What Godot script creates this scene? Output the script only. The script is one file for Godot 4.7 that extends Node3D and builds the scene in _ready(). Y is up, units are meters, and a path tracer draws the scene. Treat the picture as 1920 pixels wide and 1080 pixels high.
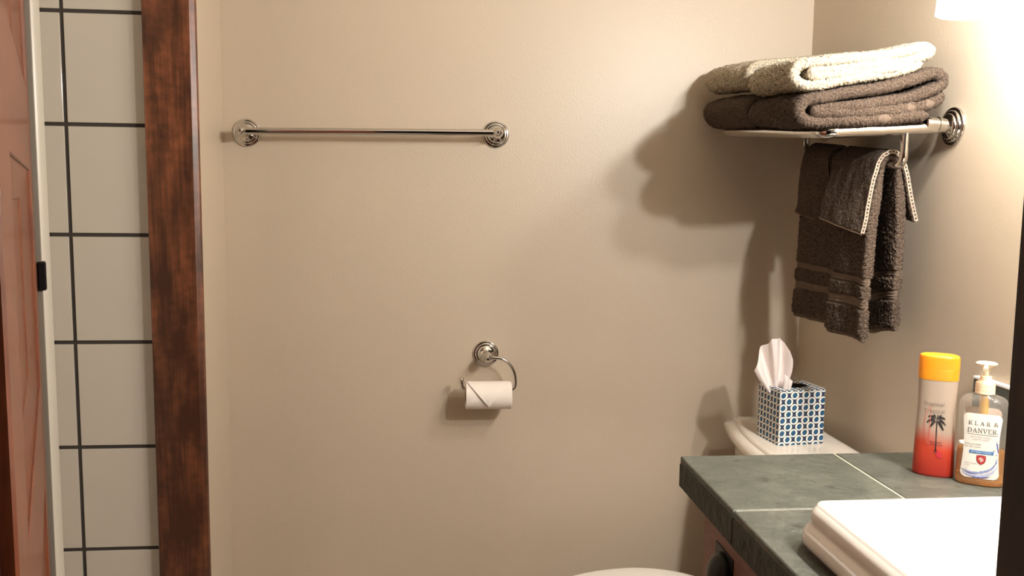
extends Node3D

# ---------------------------------------------------------------- mesh builder
class Acc:
	var t := PackedVector3Array()
	var w := PackedVector2Array()
	func tri(a: Vector3, b: Vector3, c: Vector3, ua := Vector2.ZERO, ub := Vector2.ZERO, uc := Vector2.ZERO) -> void:
		if (b - a).cross(c - a).length_squared() < 1e-18:
			return
		t.append(a); t.append(b); t.append(c)
		w.append(ua); w.append(ub); w.append(uc)
	func away(a: Vector3, b: Vector3, c: Vector3, from: Vector3) -> void:   # clockwise seen from outside
		if (c - a).cross(b - a).dot((a + b + c) / 3.0 - from) < 0.0:
			tri(a, c, b)
		else:
			tri(a, b, c)
	func quad(a: Vector3, b: Vector3, c: Vector3, d: Vector3, from: Vector3) -> void:
		away(a, b, c, from)
		away(a, c, d, from)
	func box(c: Vector3, s: Vector3, ch := 0.0, xf := Transform3D()) -> void:
		var h := s / 2.0
		var k := minf(ch, minf(h.x, minf(h.y, h.z)) * 0.98)
		var o := xf * c
		if k <= 0.0:
			for ax in 3:
				for sg in [-1.0, 1.0]:
					var q := []
					for p in [[-1, -1], [1, -1], [1, 1], [-1, 1]]:
						var v := Vector3.ZERO
						v[ax] = sg * h[ax]; v[(ax + 1) % 3] = p[0] * h[(ax + 1) % 3]; v[(ax + 2) % 3] = p[1] * h[(ax + 2) % 3]
						q.append(xf * (c + v))
					quad(q[0], q[1], q[2], q[3], o)
			return
		var P := func(ax: int, sx: float, sy: float, sz: float) -> Vector3:
			var v := Vector3(sx * (h.x - k), sy * (h.y - k), sz * (h.z - k))
			v[ax] = [sx, sy, sz][ax] * h[ax]
			return xf * (c + v)
		for ax in 3:
			for sg in [-1.0, 1.0]:
				var q := []
				for p in [[-1.0, -1.0], [1.0, -1.0], [1.0, 1.0], [-1.0, 1.0]]:
					var g := [0.0, 0.0, 0.0]
					g[ax] = sg; g[(ax + 1) % 3] = p[0]; g[(ax + 2) % 3] = p[1]
					q.append(P.call(ax, g[0], g[1], g[2]))
				quad(q[0], q[1], q[2], q[3], o)
			for s1 in [-1.0, 1.0]:
				for s2 in [-1.0, 1.0]:
					var a1 := (ax + 1) % 3
					var a2 := (ax + 2) % 3
					var lo := [0.0, 0.0, 0.0]
					lo[ax] = -1.0; lo[a1] = s1; lo[a2] = s2
					var hi := lo.duplicate()
					hi[ax] = 1.0
					quad(P.call(a1, lo[0], lo[1], lo[2]), P.call(a1, hi[0], hi[1], hi[2]), P.call(a2, hi[0], hi[1], hi[2]), P.call(a2, lo[0], lo[1], lo[2]), o)
		for sx in [-1.0, 1.0]:
			for sy in [-1.0, 1.0]:
				for sz in [-1.0, 1.0]:
					away(P.call(0, sx, sy, sz), P.call(1, sx, sy, sz), P.call(2, sx, sy, sz), o)
	# rows of points; row i to i+1, joined across; when every row closes on itself wrap is true. flip turns it inside out
	func rows(r: Array, wrap := false, flip := false, us := 1.0, vs := 1.0) -> void:
		var n: int = r[0].size()
		for i in r.size() - 1:
			for j in (n if wrap else n - 1):
				var j2 := (j + 1) % n
				var a: Vector3 = r[i][j]
				var b: Vector3 = r[i][j2]
				var c: Vector3 = r[i + 1][j2]
				var d: Vector3 = r[i + 1][j]
				var m := float(n if wrap else n - 1)
				var v0 := vs * i / (r.size() - 1.0)
				var v1 := vs * (i + 1) / (r.size() - 1.0)
				var u0 := us * j / m
				var u1 := us * (j + 1) / m
				if flip:
					tri(a, b, c, Vector2(u0, v0), Vector2(u1, v0), Vector2(u1, v1)); tri(a, c, d, Vector2(u0, v0), Vector2(u1, v1), Vector2(u0, v1))
				else:
					tri(a, c, b, Vector2(u0, v0), Vector2(u1, v1), Vector2(u1, v0)); tri(a, d, c, Vector2(u0, v0), Vector2(u0, v1), Vector2(u1, v1))
	func lathe(profile: Array, xf := Transform3D(), seg := 40) -> void:   # profile of (radius, height) listed upwards along the outside
		var r := []
		for p in profile:
			var row := PackedVector3Array()
			for k in seg:
				var a := TAU * k / seg
				row.append(xf * Vector3(cos(a) * p[0], p[1], sin(a) * p[0]))
			r.append(row)
		rows(r, true, true)
	func tube(path: Array, rad: float, seg := 14) -> void:
		var r := []
		var up := Vector3.ZERO
		for i in path.size():
			var d: Vector3 = (path[mini(i + 1, path.size() - 1)] - path[maxi(i - 1, 0)]).normalized()
			if up == Vector3.ZERO:
				up = d.cross(Vector3(0.3, 0.8, 0.52)).normalized()
			up = (up - d * up.dot(d)).normalized()
			var sd := d.cross(up)
			var row := PackedVector3Array()
			for k in seg:
				var a := TAU * k / seg
				row.append(path[i] + (up * cos(a) + sd * sin(a)) * rad)
			r.append(row)
		rows(r, true)
		for e in [0, r.size() - 1]:
			for k in seg:
				away(r[e][k], r[e][(k + 1) % seg], path[e], path[1 if e == 0 else e - 1])
	func ball(c: Vector3, rad: Vector3, seg := 20) -> void:
		var r := []
		for i in 13:
			var th := PI * (i / 12.0) - PI / 2
			var row := PackedVector3Array()
			for k in seg:
				var a := TAU * k / seg
				row.append(c + Vector3(cos(a) * cos(th) * rad.x, sin(th) * rad.y, sin(a) * cos(th) * rad.z))
			r.append(row)
		rows(r, true, true)
	func fan(poly: PackedVector3Array, mid: Vector3, from: Vector3) -> void:
		for k in poly.size():
			away(poly[k], poly[(k + 1) % poly.size()], mid, from)
	func mesh(crease := 42.0) -> ArrayMesh:
		var n := PackedVector3Array()
		n.resize(t.size())
		var lim := cos(deg_to_rad(crease))
		var face := PackedVector3Array()
		var at := {}
		for i in range(0, t.size(), 3):
			face.append((t[i + 2] - t[i]).cross(t[i + 1] - t[i]))
			for k in 3:
				var key := (t[i + k] * 20000.0).round()
				if not at.has(key):
					at[key] = PackedInt32Array()
				at[key].append(i / 3)
		for i in t.size():
			var f := face[i / 3]
			var fn := f.normalized()
			var s := Vector3.ZERO
			for o in at[(t[i] * 20000.0).round()]:
				if face[o].normalized().dot(fn) > lim:
					s += face[o]
			n[i] = s.normalized() if s.length() > 1e-14 else fn
		var a := []
		a.resize(Mesh.ARRAY_MAX)
		a[Mesh.ARRAY_VERTEX] = t
		a[Mesh.ARRAY_NORMAL] = n
		a[Mesh.ARRAY_TEX_UV] = w
		var m := ArrayMesh.new()
		m.add_surface_from_arrays(Mesh.PRIMITIVE_TRIANGLES, a)
		return m

# ---------------------------------------------------------------- object helpers
var used := {}
func numbered(called: String) -> String:
	used[called] = used.get(called, -1) + 1
	return called if used[called] == 0 else "%s_%03d" % [called, used[called]]
func thing(called: String, label: String, category: String, at: Vector3, group := "") -> Node3D:
	var o := Node3D.new()
	o.name = numbered(called)
	add_child(o)
	o.position = at
	o.set_meta("label", label); o.set_meta("category", category)
	if group: o.set_meta("group", group)
	return o
func put(called: String, m: Mesh, mt: Material, parent: Node3D, world := true, label := "") -> MeshInstance3D:
	var o := MeshInstance3D.new()
	o.name = called
	o.mesh = m
	o.material_override = mt
	parent.add_child(o, true)
	if world:   # the shape was built in room coordinates
		o.transform = gt(parent).affine_inverse()
	if label: o.set_meta("label", label)
	return o
func gt(n: Node3D) -> Transform3D:
	var x := n.transform
	var p := n.get_parent()
	while p is Node3D and p != self:
		x = p.transform * x
		p = p.get_parent()
	return x if n != self else Transform3D()
func struct(called: String, m: Mesh, mt: Material, label := "", category := "") -> MeshInstance3D:
	var o := put(called, m, mt, self, false)
	o.set_meta("kind", "structure")
	if label: o.set_meta("label", label)
	if category: o.set_meta("category", category)
	return o
func boxmesh(lo: Vector3, hi: Vector3, ch := 0.0) -> ArrayMesh:
	var a := Acc.new()
	a.box((lo + hi) / 2.0, hi - lo, ch)
	return a.mesh()

# ---------------------------------------------------------------- materials
func col(r: int, g: int, b: int, al := 1.0) -> Color:
	return Color(r / 255.0, g / 255.0, b / 255.0, al)
func mat(c: Color, rough := 0.5, metal := 0.0) -> StandardMaterial3D:
	var m := StandardMaterial3D.new()
	m.albedo_color = c; m.roughness = rough; m.metallic = metal
	return m
func noise_tex(freq: float, seed_: int, lo: Color, hi: Color, normal := false, bump := 4.0, type := FastNoiseLite.TYPE_SIMPLEX_SMOOTH, size := 512, oct := 4) -> NoiseTexture2D:
	var n := FastNoiseLite.new()
	n.noise_type = type; n.frequency = freq; n.seed = seed_; n.fractal_octaves = oct
	var tx := NoiseTexture2D.new()
	tx.width = size; tx.height = size; tx.seamless = true; tx.noise = n
	if normal:
		tx.as_normal_map = true; tx.bump_strength = bump
	else:
		var g := Gradient.new()
		g.set_color(0, lo); g.set_color(1, hi)
		tx.color_ramp = g
	return tx
func tri_map(m: StandardMaterial3D, scale: Vector3, world := true) -> StandardMaterial3D:
	m.uv1_triplanar = true; m.uv1_world_triplanar = world; m.uv1_scale = scale
	return m

# ---------------------------------------------------------------- cloth
var fluff_noise := FastNoiseLite.new()
func samples(n: int, edge: float) -> PackedFloat32Array:
	var s := PackedFloat32Array([0.0, edge * 0.08, edge * 0.3, edge * 0.62])
	for i in n + 1:
		s.append(edge + (1.0 - 2.0 * edge) * i / n)
	for e in [0.62, 0.3, 0.08, 0.0]:
		s.append(1.0 - edge * e)
	return s
# a cushion-like slab of cloth round the middle surface f(u, v); thick may be a number or a function of (u, v)
func cloth(f: Callable, nu: int, nv: int, lu: float, lv: float, thick, fluff := 0.0, grain := 420.0, far := 0.0) -> ArrayMesh:
	var tf: bool = thick is Callable
	var t0: float = thick.call(0.5, 0.5) if tf else thick
	var us := samples(nu, clampf(t0 * 0.5 / lu, 0.0001, 0.2))
	var vs := samples(nv, clampf(t0 * 0.5 / lv, 0.0001, 0.2))
	var a := us.size()
	var b := vs.size()
	var C := PackedVector3Array()
	for i in a:
		for j in b:
			C.append(f.call(us[i], vs[j]))
	var P := PackedVector3Array()
	var B := PackedInt32Array()
	var bottom := PackedVector3Array()
	for i in a:
		for j in b:
			var c := C[i * b + j]
			var du := C[mini(i + 1, a - 1) * b + j] - C[maxi(i - 1, 0) * b + j]
			var dv := C[i * b + mini(j + 1, b - 1)] - C[i * b + maxi(j - 1, 0)]
			var n := du.cross(dv).normalized()
			var th: float = thick.call(us[i], vs[j]) if tf else t0
			var eu := minf(1.0, minf(us[i], 1.0 - us[i]) * lu / (t0 * 0.5))
			var ev := minf(1.0, minf(vs[j], 1.0 - vs[j]) * lv / (t0 * 0.5))
			var round := sqrt(maxf(0.0, 1.0 - (1.0 - eu) ** 2)) * sqrt(maxf(0.0, 1.0 - (1.0 - ev) ** 2))
			var h := th * 0.5 * round
			var q := c + n * h
			var r := c - n * h
			if fluff > 0.0:
				var k := fluff * (0.35 + 0.65 * round)
				q += k * Vector3(fluff_noise.get_noise_3dv(q * grain), fluff_noise.get_noise_3dv(q * grain + Vector3(50, 0, 0)), fluff_noise.get_noise_3dv(q * grain + Vector3(0, 70, 0)))
				r += k * Vector3(fluff_noise.get_noise_3dv(r * grain), fluff_noise.get_noise_3dv(r * grain + Vector3(50, 0, 0)), fluff_noise.get_noise_3dv(r * grain + Vector3(0, 70, 0)))
			P.append(q)
			bottom.append(r)
	var count := P.size()
	for i in a:
		for j in b:
			if i == 0 or j == 0 or i == a - 1 or j == b - 1:
				B.append(i * b + j)
			else:
				B.append(P.size())
				P.append(bottom[i * b + j])
	var idx := PackedInt32Array()
	for i in a - 1:
		for j in b - 1:
			var k := i * b + j
			idx.append_array([k, k + b + 1, k + 1, k, k + b, k + b + 1])
			idx.append_array([B[k], B[k + 1], B[k + b + 1], B[k], B[k + b + 1], B[k + b]])
	var N := PackedVector3Array()
	N.resize(P.size())
	for i in range(0, idx.size(), 3):
		var fn := (P[idx[i + 2]] - P[idx[i]]).cross(P[idx[i + 1]] - P[idx[i]])
		N[idx[i]] += fn; N[idx[i + 1]] += fn; N[idx[i + 2]] += fn
	# make the normals agree with the clockwise front
	for i in N.size():
		N[i] = N[i].normalized() if N[i].length() > 1e-16 else Vector3.UP
	var ar := []
	ar.resize(Mesh.ARRAY_MAX)
	ar[Mesh.ARRAY_VERTEX] = P
	ar[Mesh.ARRAY_NORMAL] = N
	ar[Mesh.ARRAY_INDEX] = idx
	var m := ArrayMesh.new()
	m.add_surface_from_arrays(Mesh.PRIMITIVE_TRIANGLES, ar)
	return m
func spline(p: Array, n: int) -> PackedVector2Array:   # even steps along a smooth line through p
	var cv := Curve2D.new()
	for i in p.size():
		var tan: Vector2 = (p[mini(i + 1, p.size() - 1)] - p[maxi(i - 1, 0)]) / 6.0
		var lim := minf(p[i].distance_to(p[maxi(i - 1, 0)]) if i else 1e9, p[i].distance_to(p[i + 1]) if i < p.size() - 1 else 1e9) * 0.42
		tan = tan.limit_length(lim)
		cv.add_point(p[i], -tan, tan)
	cv.bake_interval = 0.0008
	var out := PackedVector2Array()
	for i in n + 1:
		out.append(cv.sample_baked(cv.get_baked_length() * i / n, true))
	return out
func length2(p: PackedVector2Array) -> float:
	var l := 0.0
	for i in p.size() - 1:
		l += p[i].distance_to(p[i + 1])
	return l
func along(p: PackedVector2Array, u: float) -> Vector2:
	var x := clampf(u, 0.0, 1.0) * (p.size() - 1)
	var i := mini(int(x), p.size() - 2)
	return p[i].lerp(p[i + 1], x - i)

const XW := 0.987     # right wall
const XL := -0.496    # face of the short return wall on the left
const CEIL := 2.35
var M := {}

func make_materials() -> void:
	var wall := tri_map(mat(col(195, 180, 159), 0.44), Vector3(7, 7, 7))
	wall.normal_enabled = true
	wall.normal_texture = noise_tex(0.035, 3, Color.BLACK, Color.WHITE, true, 2.2)
	wall.normal_scale = 0.3
	M.wall = wall
	M.ceiling = mat(col(226, 217, 200), 0.9)
	M.hall = mat(col(44, 37, 31), 0.8)
	M.floor = tri_map(mat(col(214, 204, 190), 0.5), Vector3(3, 3, 3))
	M.floor.albedo_texture = noise_tex(0.02, 9, col(190, 180, 170), Color.WHITE)
	M.white_tile = mat(col(198, 190, 178), 0.12)
	M.tile_grout = mat(col(66, 60, 54), 0.9)
	M.white_wall = mat(col(228, 220, 206), 0.3)
	M.chrome = mat(col(204, 200, 195), 0.06, 1.0)
	M.porcelain = mat(col(236, 230, 222), 0.1)
	M.tank = mat(col(228, 219, 206), 0.12)
	# woods
	var door := tri_map(mat(col(134, 70, 37), 0.42), Vector3(9, 0.9, 9))
	door.albedo_texture = noise_tex(0.03, 21, col(150, 128, 120), Color.WHITE)
	door.clearcoat_enabled = true; door.clearcoat = 0.35; door.clearcoat_roughness = 0.18
	M.door = door
	M.dark_wood = tri_map(mat(col(52, 30, 20), 0.5), Vector3(9, 0.9, 9))
	M.dark_wood.albedo_texture = noise_tex(0.03, 22, col(140, 120, 110), Color.WHITE)
	M.cabinet = tri_map(mat(col(138, 98, 82), 0.45), Vector3(1.2, 9, 1.2))
	M.cabinet.albedo_texture = noise_tex(0.03, 23, col(190, 170, 160), Color.WHITE)
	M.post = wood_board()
	M.black = mat(col(22, 20, 19), 0.35, 0.4)
	# slate
	M.slate = []
	for k in 3:
		var s := tri_map(mat([col(109, 110, 103), col(108, 108, 102), col(98, 100, 94)][k], 0.5), Vector3(3.1, 3.1, 3.1))
		s.albedo_texture = slate_image() if k == 0 else M.slate[0].albedo_texture
		s.uv1_offset = Vector3(0.37 * k, 0.21 * k, 0.53 * k)
		s.normal_enabled = true
		s.normal_texture = noise_tex(0.02, 31, Color.BLACK, Color.WHITE, true, 7.0) if k == 0 else M.slate[0].normal_texture
		s.normal_scale = 0.45
		M.slate.append(s)
	M.slate_edge = tri_map(mat(col(76, 78, 72), 0.75), Vector3(3.1, 3.1, 3.1))
	M.slate_edge.albedo_texture = M.slate[0].albedo_texture
	M.slate_edge.normal_enabled = true; M.slate_edge.normal_texture = M.slate[0].normal_texture; M.slate_edge.normal_scale = 0.9
	M.grout = mat(col(206, 196, 172), 0.9)
	# terry cloth
	M.brown = terry(col(116, 101, 89), 41)
	M.cream = terry(col(244, 232, 206), 42)
	M.woven = tri_map(mat(col(114, 99, 87), 0.95), Vector3(30, 30, 30), false)
	M.woven.albedo_texture = noise_tex(0.06, 44, col(200, 195, 190), Color.WHITE)
	M.woven.metallic_specular = 0.15
	M.hem = mat(col(160, 144, 128), 0.85)
	M.paper = tri_map(mat(col(240, 230, 220), 0.95), Vector3(30, 30, 30), false)
	M.paper.normal_enabled = true; M.paper.normal_texture = noise_tex(0.1, 51, Color.BLACK, Color.WHITE, true, 3.0); M.paper.normal_scale = 0.35
	M.tissue = mat(col(240, 228, 222), 0.95)
	M.tissue.backlight_enabled = true; M.tissue.backlight = col(110, 100, 96)
	M.tissue.cull_mode = BaseMaterial3D.CULL_DISABLED
	M.card = mat(col(118, 84, 62), 0.9)

func terry(c: Color, s: int) -> StandardMaterial3D:
	var m := tri_map(mat(c, 1.0), Vector3(9.5, 9.5, 9.5), false)
	m.metallic_specular = 0.1
	m.albedo_texture = noise_tex(0.045, s, col(105, 98, 92), Color.WHITE, false, 1.0, FastNoiseLite.TYPE_SIMPLEX_SMOOTH, 512, 3)
	m.normal_enabled = true
	m.normal_texture = noise_tex(0.05, s + 1, Color.BLACK, Color.WHITE, true, 9.0, FastNoiseLite.TYPE_SIMPLEX_SMOOTH, 512, 3)
	m.normal_scale = 1.0
	m.rim_enabled = true; m.rim = 0.2; m.rim_tint = 0.6
	return m

func wood_board() -> StandardMaterial3D:
	var n := FastNoiseLite.new()
	n.seed = 77; n.frequency = 0.02; n.fractal_octaves = 4
	var im := Image.create_empty(160, 1536, false, Image.FORMAT_RGB8)
	for y in 1536:
		var wy := CEIL * (1.0 - y / 1536.0)
		for x in 160:
			var f := x / 160.0
			var blot := n.get_noise_2d(x * 0.55, y * 0.35)
			var grain := n.get_noise_2d(x * 5.0 + 400.0 + 30.0 * n.get_noise_2d(x * 0.2, y * 0.1), y * 0.35)
			var curl := n.get_noise_2d(x * 1.2 + 900.0, y * 3.2) * (0.5 + 0.5 * n.get_noise_2d(x * 0.3, y * 0.12 + 77.0))
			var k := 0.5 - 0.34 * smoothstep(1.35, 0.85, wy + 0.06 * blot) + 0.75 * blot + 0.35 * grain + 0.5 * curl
			var kd := Vector2((f - 0.27) * 0.11, (wy - 1.09)).length()
			k -= 0.9 * exp(-kd * kd / 0.00013) + 0.35 * exp(-kd * kd / 0.0012)
			im.set_pixel(x, y, col(66, 35, 20).lerp(col(136, 80, 50), clampf(k, 0.0, 1.0)))
	var m := mat(Color.WHITE, 0.38)
	m.albedo_texture = ImageTexture.create_from_image(im)
	m.clearcoat_enabled = true; m.clearcoat = 0.25; m.clearcoat_roughness = 0.35
	return m

func slate_image() -> ImageTexture:
	var a := FastNoiseLite.new()
	a.seed = 5; a.frequency = 0.008; a.fractal_octaves = 5
	var r := FastNoiseLite.new()
	r.seed = 6; r.frequency = 0.012; r.fractal_type = FastNoiseLite.FRACTAL_RIDGED; r.fractal_octaves = 3
	var im := Image.create_empty(512, 512, false, Image.FORMAT_RGB8)
	var ia := a.get_seamless_image(512, 512)
	var ir := r.get_seamless_image(512, 512)
	var ib := a.get_seamless_image(256, 256)
	for y in 512:
		for x in 512:
			var v := ia.get_pixel(x, y).r
			var s := smoothstep(0.86, 1.0, ir.get_pixel(x, y).r) * smoothstep(0.5, 0.75, ib.get_pixel((x * 2) % 256, (y * 2) % 256).r)
			var d := smoothstep(0.2, 0.08, ia.get_pixel((x + 200) % 512, (y + 90) % 512).r)
			var c := col(172, 176, 168).lerp(col(226, 226, 216), v)
			c = c.lerp(col(255, 252, 240), 0.6 * s)
			im.set_pixel(x, y, c.lerp(col(120, 118, 110), 0.5 * d))
	var rg := RandomNumberGenerator.new()
	rg.seed = 8
	for k in 420:     # pale scratches and dark pits
		var p := Vector2(rg.randf() * 512, rg.randf() * 512)
		var d := Vector2.from_angle(rg.randf_range(-0.5, 0.9))
		var light := k % 4 != 0
		var n := rg.randi_range(1, 9 if light else 5)
		var al := rg.randf_range(0.5, 1.0)
		if k % 5 == 1: n = rg.randi_range(3, 9)
		for i in n:
			p += d * 0.8
			d = d.rotated(rg.randf_range(-0.35, 0.35))
			var x := posmod(int(p.x), 512)
			var y := posmod(int(p.y), 512)
			for e in ([[0, 0, 1.0], [1, 0, 1.0], [0, 1, 1.0], [1, 1, 1.0], [2, 0, 0.7], [2, 1, 0.7], [0, 2, 0.6], [1, 2, 0.6]] if k % 5 == 1 else [[0, 0, 1.0], [1, 0, 0.7], [0, 1, 0.7], [1, 1, 0.5]] if light and k % 3 else [[0, 0, 1.0], [1, 0, 0.6]]):
				var xe: int = (x + e[0]) % 512
				var ye: int = (y + e[1]) % 512
				im.set_pixel(xe, ye, im.get_pixel(xe, ye).lerp(Color.WHITE if light else col(84, 82, 76), al * e[2]))
	for k in 70:      # larger chipped flecks
		var p := Vector2(rg.randf() * 512, rg.randf() * 512)
		var light := k % 4 != 0
		var rad := rg.randf_range(1.6, 4.2) if light else rg.randf_range(1.5, 3.0)
		for i in rg.randi_range(1, 4):
			p += Vector2.from_angle(rg.randf() * TAU) * rad
			for dy in range(-5, 6):
				for dx in range(-5, 6):
					var f := 1.0 - Vector2(dx, dy * rg.randf_range(0.8, 1.3)).length() / rad
					if f <= 0.0: continue
					var xe := posmod(int(p.x) + dx, 512)
					var ye := posmod(int(p.y) + dy, 512)
					im.set_pixel(xe, ye, im.get_pixel(xe, ye).lerp(Color.WHITE if light else col(96, 94, 88), minf(1.0, f * 1.4) * rg.randf_range(0.3, 0.95)))
	return ImageTexture.create_from_image(im)

# ================================================================= scene
func _ready() -> void:
	# camera
	var cam := Camera3D.new()
	cam.name = "camera"
	add_child(cam)
	cam.fov = 36.87
	cam.near = 0.02
	var yaw := Basis(Vector3.UP, deg_to_rad(-5.6501))
	cam.basis = yaw * Basis(Vector3.RIGHT, deg_to_rad(-6.0621)) * Basis(Vector3.BACK, deg_to_rad(0.6667))
	cam.position = Vector3(0, 1.28, 2.194)
	cam.current = true
	# surroundings: an unlit house behind the camera
	var we := WorldEnvironment.new()
	we.name = "surroundings"
	var env := Environment.new()
	env.background_mode = Environment.BG_COLOR
	env.background_color = Color(0.02, 0.018, 0.016)
	env.tonemap_mode = Environment.TONE_MAPPER_LINEAR
	env.tonemap_exposure = 1.0
	env.sdfgi_enabled = true; env.ssao_enabled = true; env.ssil_enabled = true
	we.environment = env
	add_child(we)
	fluff_noise.seed = 12; fluff_noise.frequency = 1.0; fluff_noise.fractal_octaves = 3
	make_materials()
	vanity_light()
	room()
	left_side()
	vanity()
	toilet()
	towel_bar()
	paper_holder()
	towel_rack()
	folded_towels()
	hanging_towels()
	tissue_box()
	shampoo()
	soap()
	dish()

# ---------------------------------------------------------------- lamps
func vanity_light() -> void:
	var t := thing("vanity_light", "vanity light bar on right wall with glowing white glass shades above the sink", "light", Vector3(XW, 1.8, 1.24))
	put("back_plate", boxmesh(Vector3(XW - 0.022, 1.775, 0.80), Vector3(XW - 0.0005, 1.865, 1.68), 0.006), M.chrome, t)
	var glow := mat(col(250, 244, 232), 0.4)
	glow.emission_enabled = true; glow.emission = Color(1.0, 0.96, 0.9).linear_to_srgb(); glow.emission_energy_multiplier = 2.2
	for z in [0.895, 1.255, 1.615]:
		var a := Acc.new()
		var pth := []
		for k in 13:
			var f := k / 12.0 * PI / 2
			pth.append(Vector3(XW - 0.02 - 0.112 * sin(f), 1.82 + 0.012 * sin(f * 2.0), z))
		a.tube(pth, 0.008)
		a.lathe([[0.0, 1.76], [0.022, 1.76], [0.022, 1.80], [0.012, 1.82], [0.0, 1.83]], Transform3D(Basis(), Vector3(XW - 0.132, 0, z)))
		put("arm", a.mesh(), M.chrome, t)
		var s := Acc.new()
		s.lathe([[0.058, 1.574], [0.066, 1.572], [0.062, 1.63], [0.054, 1.70], [0.042, 1.745], [0.024, 1.765], [0.0, 1.766]], Transform3D(Basis(), Vector3(XW - 0.132, 0, z)))
		s.lathe([[0.0, 1.760], [0.021, 1.759], [0.038, 1.741], [0.05, 1.70], [0.058, 1.63], [0.058, 1.574]], Transform3D(Basis(), Vector3(XW - 0.132, 0, z)))
		put("shade", s.mesh(), glow, t)
		var l := OmniLight3D.new()
		l.name = "lamp"
		l.position = Vector3(XW - 0.132, 1.69, z)
		l.light_color = Color(1.0, 0.985, 0.965).linear_to_srgb()
		l.light_energy = {0.895: 0.23, 1.255: 0.40, 1.615: 0.84}[z]
		l.light_size = 0.022
		l.omni_range = 12.0; l.omni_attenuation = 2.0
		l.shadow_enabled = true
		add_child(l, true)

# ---------------------------------------------------------------- shell
func room() -> void:
	struct("floor", boxmesh(Vector3(-1.4, -0.1, -0.1), Vector3(1.9, 0, 4.2)), M.floor)
	struct("ceiling", boxmesh(Vector3(-1.4, CEIL, -0.1), Vector3(1.9, CEIL + 0.1, 4.2)), M.ceiling)
	struct("wall_back", boxmesh(Vector3(-0.96, 0, -0.1), Vector3(XW + 0.1, CEIL, 0)), M.wall, "beige painted wall behind the towel bar", "wall")
	struct("wall_right", boxmesh(Vector3(XW, 0, 0), Vector3(XW + 0.1, CEIL, 1.72)), M.wall, "beige painted side wall behind the towel rack", "wall")
	struct("wall_partition", boxmesh(Vector3(-0.604, 0, 0), Vector3(XL, CEIL, 0.2205)), M.wall, "short beige return wall beside the wooden post", "wall")
	struct("wall_left", boxmesh(Vector3(-0.96, 0, 0.16), Vector3(-0.8455, CEIL, 1.72)), M.white_wall, "white shower side wall left of the tiles", "wall")
	# front wall with the doorway that the camera looks through
	struct("wall_front", boxmesh(Vector3(0.362, 0, 1.72), Vector3(XW + 0.1, CEIL, 1.84)), M.hall)
	struct("wall_front_left", boxmesh(Vector3(-0.96, 0, 1.74), Vector3(-0.26, CEIL, 1.84)), M.hall)
	struct("wall_front_top", boxmesh(Vector3(-0.26, 2.06, 1.72), Vector3(0.362, CEIL, 1.84)), M.hall)
	var a := Acc.new()
	a.box(Vector3(0.3532, 1.03, 1.795), Vector3(0.02, 2.06, 0.15), 0.003)
	a.box(Vector3(0.4, 1.03, 1.86), Vector3(0.09, 2.06, 0.018), 0.003)
	struct("trim_1", a.mesh(), M.dark_wood, "dark wooden door jamb at the right edge", "door frame")
	a = Acc.new()
	a.box(Vector3(-0.243, 1.03, 1.79), Vector3(0.034, 2.06, 0.13), 0.003)
	a.box(Vector3(-0.278, 1.03, 1.86), Vector3(0.09, 2.06, 0.018), 0.003)
	struct("trim_2", a.mesh(), M.dark_wood, "dark wooden door jamb at the left edge", "door frame")
	# hall behind
	struct("wall_hall", boxmesh(Vector3(-1.4, 0, 4.1), Vector3(1.9, CEIL, 4.2)), M.hall)
	struct("wall_hall_left", boxmesh(Vector3(-1.4, 0, 1.84), Vector3(-1.3, CEIL, 4.1)), M.hall)
	struct("wall_hall_right", boxmesh(Vector3(1.8, 0, 1.84), Vector3(1.9, CEIL, 4.1)), M.hall)
	a = Acc.new()
	a.box(Vector3(0.245, 0.05, 0.008), Vector3(1.48, 0.1, 0.015), 0.003)
	struct("baseboard_back", a.mesh(), M.post)

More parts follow.
